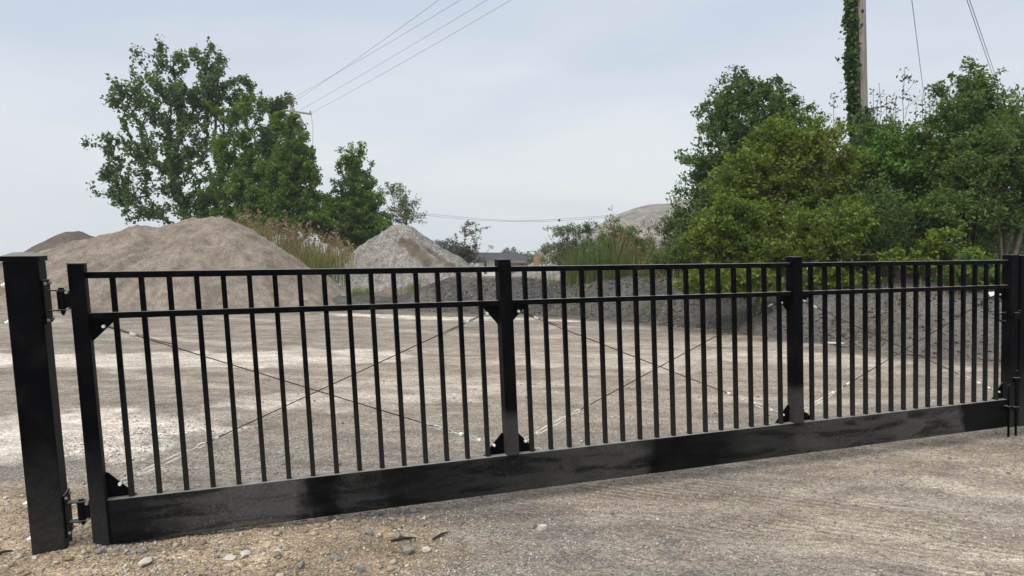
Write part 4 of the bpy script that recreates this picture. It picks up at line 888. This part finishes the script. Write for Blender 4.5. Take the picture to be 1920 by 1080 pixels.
def tank():
    d = 48.0; p = at(1011, 486, d); zb = float(gz(p[0], d)); k = d/FOC; r = 10*k; zt = at(1009, 472, d)[2]-zb
    root = empty('storage_tank', (p[0], d, zb)); tag(root, 'weathered orange upright tank between the house roof and the pale gravel pile', 'tank')
    MB().tube([(0, 0, 0), (0, 0, zt-.35)], r, 24).build('shell', M['tank_orange'], root)
    MB().tube([(0, 0, zt-.349), (0, 0, zt-.15), (0, 0, zt)], [r*1.02, r*.85, r*.3], 24).build('lid', M['house_brown'], root)
    for a in range(4): MB().tube([(r*math.cos(a*1.57+.4), r*math.sin(a*1.57+.4), 0), (r*math.cos(a*1.57+.4), r*math.sin(a*1.57+.4), zt-.35)], .06, 6).build('rib', M['house_brown'], root)
tank()

# ------------------------------------------------------------------ poles and lines
def right_pole():
    d = 16.3; q0 = at(1620.0, 480, d); b = np.array([q0[0], d, surf(q0[0], d)-.1]); top = at(1605.5, -330, d)
    root = empty('utility_pole', b); tag(root, 'thick weathered wooden utility pole wrapped in ivy, on the right', 'utility pole')
    pts = [tuple((b*(1-t)+top*t)-b) for t in np.linspace(0, 1, 9)]
    MB().tube(pts, [.168-.006*i for i in range(9)], 20).build('pole_shaft', M['pole'], root, smooth=True)
    # ivy on its left side: leaves and woody stems
    g = np.random.default_rng(80); C_ = []; ax = (top-b)
    r2 = empty('ivy', b); tag(r2, 'dense dark ivy climbing the left side of the wooden utility pole', 'ivy')
    zs = lambda py: (at(1600, py, d)[2]-b[2])/ax[2]
    t0, t1 = 0.02, zs(-60)
    for i in range(6200):
        t = g.uniform(t0, t1); py_frac = (t-zs(260))/(t1-zs(260))
        if t < zs(205): ang = g.uniform(0, 2*math.pi)
        else: ang = math.pi*1.02 + g.normal()*.40
        rr = .165 + abs(g.normal())*.055 + (.05 if vnoise(np.array([t*40.]), np.array([1.0]), 4)[0] > .55 else 0)
        if t < zs(330): rr += abs(g.normal())*.12
        if g.random() < .02: rr += g.random()*.25
        C_.append(b + ax*t + np.array([math.cos(ang)*rr, math.sin(ang)*rr, g.normal()*.03]))
    V, F = leaf_quads(np.array(C_)-b, .105, .1, .75, g); link_mesh('foliage', np_mesh('foliage', V, F), M['leaf_ivy'], r2)
    mb = MB()
    for k in range(5):
        a = math.pi*(1.05+.12*(k-2)); mb.tube([tuple(ax*t + np.array([math.cos(a+.15*math.sin(9*t+k))*.172, math.sin(a+.15*math.sin(9*t+k))*.172, 0])) for t in np.linspace(.01, t1, 26)], .012, 5)
    mb.build('stem', M['bark_dark'], r2)
right_pole()
def left_pole():
    d = 46.0; b = np.array([at(553, 400, d)[0], d, float(gz(at(553, 400, d)[0], d))]); top = at(546.5, 180, d)
    root = empty('utility_pole', b); tag(root, 'old wooden pole with two crossarms standing in the left trees', 'utility pole')
    MB().tube([tuple(np.zeros(3)), tuple(top-b)], [.17, .13], 14).build('pole_shaft', M['pole'], root, smooth=True)
    def arm(pa, pb_):
        A_, B2 = at(*pa, d-.18)-b, at(*pb_, d-.18)-b; dv = (B2-A_); dv /= np.linalg.norm(dv); u = np.array([0, 0, .06])
        o = MB().tube([tuple(A_), tuple(B2)], .075, 4).build('crossarm', M['pole'], root)
        for t in (.15, .55, .97):
            q = A_*(1-t)+B2*t; MB().tube([tuple(q+np.array([0, 0, .05])), tuple(q+np.array([0, 0, .12])), tuple(q+np.array([0, 0, .2]))], [.03, .055, .03], 8).build('insulator', M['stone_grey'], o)
    arm((513, 204), (584, 214)); arm((505, 316), (604, 318))
    MB().tube([tuple(at(560, 217, d-.2)-b), tuple(at(570, 235, d-.2)-b)], .09, 8).build('fuse_holder', M['stone_grey'], root)
    MB().tube([tuple(at(583, 214, d-.3)-b), tuple(at(587, 240, d-.3)-b), tuple(at(586, 270, d-.3)-b), tuple(at(590, 300, d-.3)-b), tuple(at(588, 318, d-.3)-b)], .016, 5).build('jumper_wire', M['wire'], root)
left_pole()
def wire(label, pts, r, n=24, sag=.0, cat='power line', group=None):
    P = [np.array(p) for p in pts]
    if len(P) == 2: Q = [P[0]*(1-t)+P[1]*t - np.array([0, 0, sag*4*t*(1-t)]) for t in np.linspace(0, 1, n)]
    else: Q = P
    o = MB().tube([tuple(q-Q[0]) for q in Q], r, 5).build('power_line', M['wire'], None, smooth=True, loc=Q[0]); tag(o, label, cat, group)
def ext(a, b, k): return np.array(a) + (np.array(b)-np.array(a))*k
GRP = 'overhead lines from the old pole'
for lab, (p, q, dq) in {'uppermost thin overhead line, leaving the top of the old pole': ((553, 190), (815, 0), 27), 'second overhead line down, crossing the first near the old pole': ((552, 182), (854, 0), 27.5),
                  'third overhead line, from the middle of the crossarm': ((563, 206), (904, 0), 28), 'lowest overhead line, from the outer end of the crossarm': ((584, 212), (949, 0), 28)}.items():
    a, b = at(*p, 46.0), at(*q, dq); wire(lab, [a, ext(a, b, 1.5)], .0085, 30, .12, group=GRP)
for lab, (p, q) in {'lone overhead line between the ivy pole and the pointed tree': ((1709, -6), (1735, 200)), 'left line of the close pair at the right of the sky': ((1811, -6), (1876, 184)), 'right line of the close pair at the right of the sky': ((1816, -6), (1881, 184))}.items():
    a, b = at(*p, 16), at(*q, 28); wire(lab, [ext(a, b, -.8), ext(a, b, 2.2)], .0085, 6, .0, group='lines at the right of the sky')
for lab, dy in (('lower sagging far line between the conical tree and the stockpile', 0), ('upper sagging far line between the conical tree and the stockpile', -3.5)):
    pts = [at(px, py+dy*(.3+.7*abs(math.sin(px*.013))), 72) for px, py in ((560, 352), (680, 388), (780, 402), (850, 409), (900, 413), (960, 415.5), (1010, 415.5), (1060, 413.5), (1140, 407), (1240, 393))]
    wire(lab, pts, .022, cat='power line', group='sagging far lines')
tagm = MB().tube([tuple(np.array([0, 0, -.12])), (0, 0, .12)], .11, 10).build('line_marker', M['bark_dark'], None, loc=at(1048.5, 413, 72)); tag(tagm, 'small dark knob on the sagging far line', 'line marker')

# ------------------------------------------------------------------ stones
def rock_mesh(seed, n=2):
    bm = bmesh.new(); g = np.random.default_rng(seed)
    for _ in range(15):
        v = g.normal(size=3); v /= np.linalg.norm(v); v *= g.uniform(.85, 1.1); bm.verts.new(tuple(v))
    r_ = bmesh.ops.convex_hull(bm, input=bm.verts); bmesh.ops.delete(bm, geom=[v for v in bm.verts if not v.link_faces], context='VERTS')
    bmesh.ops.bevel(bm, geom=list(bm.edges), offset=.09, segments=1, affect='EDGES')
    for v in bm.verts: v.co *= 1+.03*g.normal()
    me = D.meshes.new('stone'); bm.to_mesh(me); bm.free(); return me
STONES = [((1016, 993), .034, .020, 'pale', 'white angular stone lying alone on the gravel in the centre foreground'),
          ((997, 990), .024, .020, 'grey', 'rounded grey stone touching the white angular one'),
          ((765, 1036), .042, .022, 'grey', 'largest grey flat stone near the bottom middle, beside a dark stick'),
          ((800, 1033), .026, .012, 'pale', 'flat pale stone just right of the largest grey one'),
          ((271, 1057), .042, .022, 'pale', 'oval cream stone on the soil right of the hinge post'),
          ((235, 1066), .016, .012, 'pale', 'small cream stone beside the oval cream one'),
          ((187, 1036), .026, .012, 'grey', 'slanted grey stone between the hinge post and gate corner'),
          ((264, 1038), .018, .014, 'grey', 'round grey stone at the gate corner, above the oval cream one'),
          ((236, 1036), .012, .009, 'pale', 'pebble-sized pale stone at the gate corner'),
          ((65, 1048), .014, .010, 'pale', 'small white stone against the foot of the hinge post'),
          ((630, 1050), .030, .020, 'grey', 'pale broken stone in the middle of the rubble patch'),
          ((746, 1009), .028, .022, 'grey', 'blocky grey stone upslope of the dark stick'),
          ((690, 1000), .026, .014, 'grey', 'flat tan stone half sunk under the beam'),
          ((545, 983), .030, .014, 'pale', 'pale stone tucked right under the beam'),
          ((617, 978), .034, .024, 'grey', 'grey boulder-like stone under the beam edge'),
          ((520, 1046), .020, .020, 'grey', 'upright grey stone left of the broken pale one'),
          ((460, 1042), .032, .012, 'pale', 'broad flat pale stone on the yellowish soil'),
          ((430, 1048), .030, .012, 'pale', 'flat cream stone left of the broad pale one'),
          ((565, 1064), .028, .018, 'grey', 'grey angular stone at the bottom edge'),
          ((680, 1072), .022, .020, 'grey', 'grey stone at the bottom edge below the dark stick'),
          ((763, 1062), .014, .007, 'pale', 'thin white chip below the largest grey stone'),
          ((683, 1031), .010, .007, 'pale', 'tiny white chip left of the dark stick'),
          ((820, 1035), .012, .008, 'pale', 'tiny pale chip right of the flat pale stone')]
for k, ((px, py), r, h, t, lab) in enumerate(STONES):
    p = on_ground(px, py); p = on_ground(px, py, float(gz(p[0], p[1]))); p = on_ground(px, py, float(gz(p[0], p[1])))
    o = link_mesh('stone', rock_mesh(200+k), M['stone_'+t], None, (p[0], p[1], float(gz(p[0], p[1]))+h*.62))
    o.scale = (r*1.15, r*.85, h*1.1); o.rotation_euler = (0, 0, k*1.3); tag(o, lab, 'stone', 'loose stones by the gate')
pa, pb2 = on_ground(735, 1029, .0), on_ground(785, 1024, .0)
for lab, (q0, q1) in {'dark stick lying beside the largest grey stone': ((732, 1031), (781, 1025)), 'dark stick at the lower left edge, left of the hinge post': ((-12, 1076), (26, 1066)), 'thin pale twig on the gravel, right of the flat stones': ((812, 1026), (842, 1012))}.items():
    A_, B2 = on_ground(*q0), on_ground(*q1); A_[2] = float(gz(A_[0], A_[1]))+.006; B2[2] = float(gz(B2[0], B2[1]))+.010; mid_ = (A_+B2)/2+np.array([0.0, .006, .006])
    o = MB().tube([(0, 0, 0), tuple(mid_-A_), tuple(B2-A_)], [.006, .007, .003], 6).build('stick', M['bark_dark'], None, smooth=True, loc=A_); tag(o, lab, 'stick')
# scraps of litter on the bank
for lab, px, py, d in (('white scrap of paper on the dark bank, left of the third gate upright', 1447, 577, 13.0), ('small white scrap on the bank, right of the latch', 1864, 556, 11.2)):
    p = at(px, py, d); g = np.random.default_rng(px); zz = surf(p[0], d)
    # set it on the slope along the same sight line
    for dd in np.arange(9.0, 18, .05):
        q = at(px, py, dd)
        if q[2] <= surf(q[0], dd)+.01: p = q; break
    v = [(g.normal()*.05, g.normal()*.02, .02+abs(g.normal())*.03) for _ in range(8)]
    bm = bmesh.new()
    for c_ in v + [(-.06, 0, .0), (.06, .01, .0), (.0, .02, .07)]: bm.verts.new(c_)
    bmesh.ops.convex_hull(bm, input=bm.verts); me = D.meshes.new('scrap'); bm.to_mesh(me); bm.free()
    o = link_mesh('litter_scrap', me, M['paper'], None, p); tag(o, lab, 'litter')
q = on_ground(1568, 644); o = link_mesh('broken_board', MB().box(-.17, .17, -.03, .03, 0, .018).build('tmp', None).data, M['paper'], None, (q[0], q[1], float(gz(q[0], q[1]))+.02)); D.objects.remove(D.objects['tmp']); o.rotation_euler = (0, .05, .15); tag(o, 'pale broken board at the foot of the dark bank, right of the third upright', 'board')

# loose gravel too many to count
g = np.random.default_rng(90)
bm = bmesh.new(); bmesh.ops.create_icosphere(bm, subdivisions=1, radius=1.0); bv_r = np.array([v.co[:] for v in bm.verts]); bf_r = np.array([[v.index for v in f.verts] for f in bm.faces]); bm.free()
bv_c = np.array([(1, 0, .1), (-.9, .2, 0), (.1, 1, 0), (0, -1, .15), (.35, .3, .95), (-.35, -.25, .9), (0, 0, -.8)]); bf_c = np.array([(0, 2, 4), (2, 1, 4), (1, 5, 4), (1, 3, 5), (3, 0, 5), (0, 4, 5), (2, 0, 6), (1, 2, 6), (3, 1, 6), (0, 3, 6)])
def pebbles(n, xr, yr, r0, r1, m, seed, label, dens=None, zfn=None, chip=True, pw=3.0, ypow=1.5):
    bv, bf = (bv_c, bf_c) if chip else (bv_r, bf_r)
    g = np.random.default_rng(seed); c = []
    while len(c) < n:
        x = g.uniform(*xr, size=4000); y = yr[0]+(yr[1]-yr[0])*g.random(4000)**ypow
        k = np.ones(4000, bool) if dens is None else dens(x, y) > g.random(4000)
        c += list(np.stack([x[k], y[k]], -1))
    c = np.array(c[:n]); r = r0+(r1-r0)*g.random(n)**pw; z = (gz(c[:, 0], c[:, 1]) if zfn is None else zfn(c[:, 0], c[:, 1]))
    sc = r[:, None]*np.stack([.8+.5*g.random(n), .7+.4*g.random(n), .45+.3*g.random(n)], -1)
    a = g.random(n)*6.28; ca, sa = np.cos(a)[:, None], np.sin(a)[:, None]
    jit = 1+.22*g.normal(size=(n, len(bv), 1)); P = bv[None]*jit*sc[:, None, :]
    x = P[..., 0]*ca-P[..., 1]*sa; y = P[..., 0]*sa+P[..., 1]*ca
    V = np.stack([x+c[:, 0, None], y+c[:, 1, None], P[..., 2]+z[:, None]+sc[:, 2, None]*.25], -1)
    F = (bf[None]+(np.arange(n)*len(bv))[:, None, None]).reshape(-1, 3)
    o = link_mesh('gravel', np_mesh('gravel', V.reshape(-1, 3), F), m); tag(o, label, 'gravel', kind='stuff'); return o
def pebble_mat(name, cols):
    m, n, l, p = mat(name); geo = N(n, 'ShaderNodeNewGeometry'); l.new(ramp(n, l, geo.outputs['Random Per Island'], cols), p.inputs['Base Color']); p.inputs['Roughness'].default_value = .9; p.inputs['Specular IOR Level'].default_value = .2; return m
M['peb'] = pebble_mat('mixed_pebbles', [(0, (.15, .132, .115)), (.4, (.26, .235, .205)), (.8, (.37, .34, .30)), (.97, (.52, .49, .45))])
M['peb_soil'] = pebble_mat('soil_pebbles', [(0, (.22, .165, .11)), (.5, (.34, .27, .19)), (.85, (.44, .37, .28)), (.98, (.58, .53, .46))])
M['peb_dark'] = pebble_mat('millings_lumps', [(0, (.045, .042, .040)), (.6, (.095, .087, .080)), (.94, (.17, .155, .14)), (.995, (.34, .31, .28))])
pebbles(60000, (-3.4, 4.8), (2.6, 6.2), .0022, .0085, M['peb'], 91, 'loose grey gravel scattered over the yard', lambda x, y: .35+.65*(vnoise(x*1.7, y*1.7, 79) > .45), pw=1.8, ypow=1.25)
pebbles(2600, (-3.2, 4.8), (2.7, 8.5), .006, .017, M['peb'], 94, 'coarser loose stones of the gravel yard', chip=True, ypow=1.2)
pebbles(7500, (-3.4, -.2), (2.75, 4.0), .0025, .012, M['peb_soil'], 92, 'pebbly rubble on the brown soil by the hinge post', lambda x, y: .2+.8*(vnoise(x*3.1, y*3.1, 77) > .55), pw=2.5)
pebbles(330, (-3.0, -.45), (2.85, 3.9), .010, .026, M['peb_soil'], 95, 'half buried rubble stones on the brown soil', lambda x, y: .35+.65*(vnoise(x*2.1, y*2.1, 76) > .6), pw=2.2)
pebbles(12000, (-2, 9), (8.5, 17), .007, .036, M['peb_dark'], 93, 'dark lumps on the slope of the millings bank', lambda x, y: ((lambda dd: ((dd > -.25) & (dd < 2.0))*(.25+.75*(vnoise(x*1.7, y*1.7, 78) > .5)))(dist_poly(x, y, BERM))), lambda x, y: gz(x, y)+np.maximum(0, berm_h(x, y)))

pebbles(700, (-2.02, -1.72), (3.22, 3.52), .003, .011, M['peb'], 97, 'grey chippings spilled between the hinge post and the gate corner', ypow=1.0)

# ------------------------------------------------------------------ air
hm = D.materials.new('haze_air'); hm.use_nodes = True; hn = hm.node_tree.nodes
for n in list(hn):
    if n.type != 'OUTPUT_MATERIAL': hn.remove(n)
ho = [n for n in hn if n.type == 'OUTPUT_MATERIAL'][0]; pv = hn.new('ShaderNodeVolumePrincipled'); pv.inputs['Density'].default_value = .0009; pv.inputs['Color'].default_value = (.90, .94, .98, 1); pv.inputs['Anisotropy'].default_value = .2
hm.node_tree.links.new(pv.outputs[0], ho.inputs['Volume'])
tag(MB().box(-490, 490, -210, 510, -15, 26).build('haze', hm), kind='stuff', label='thin haze over the whole yard', cat='haze')
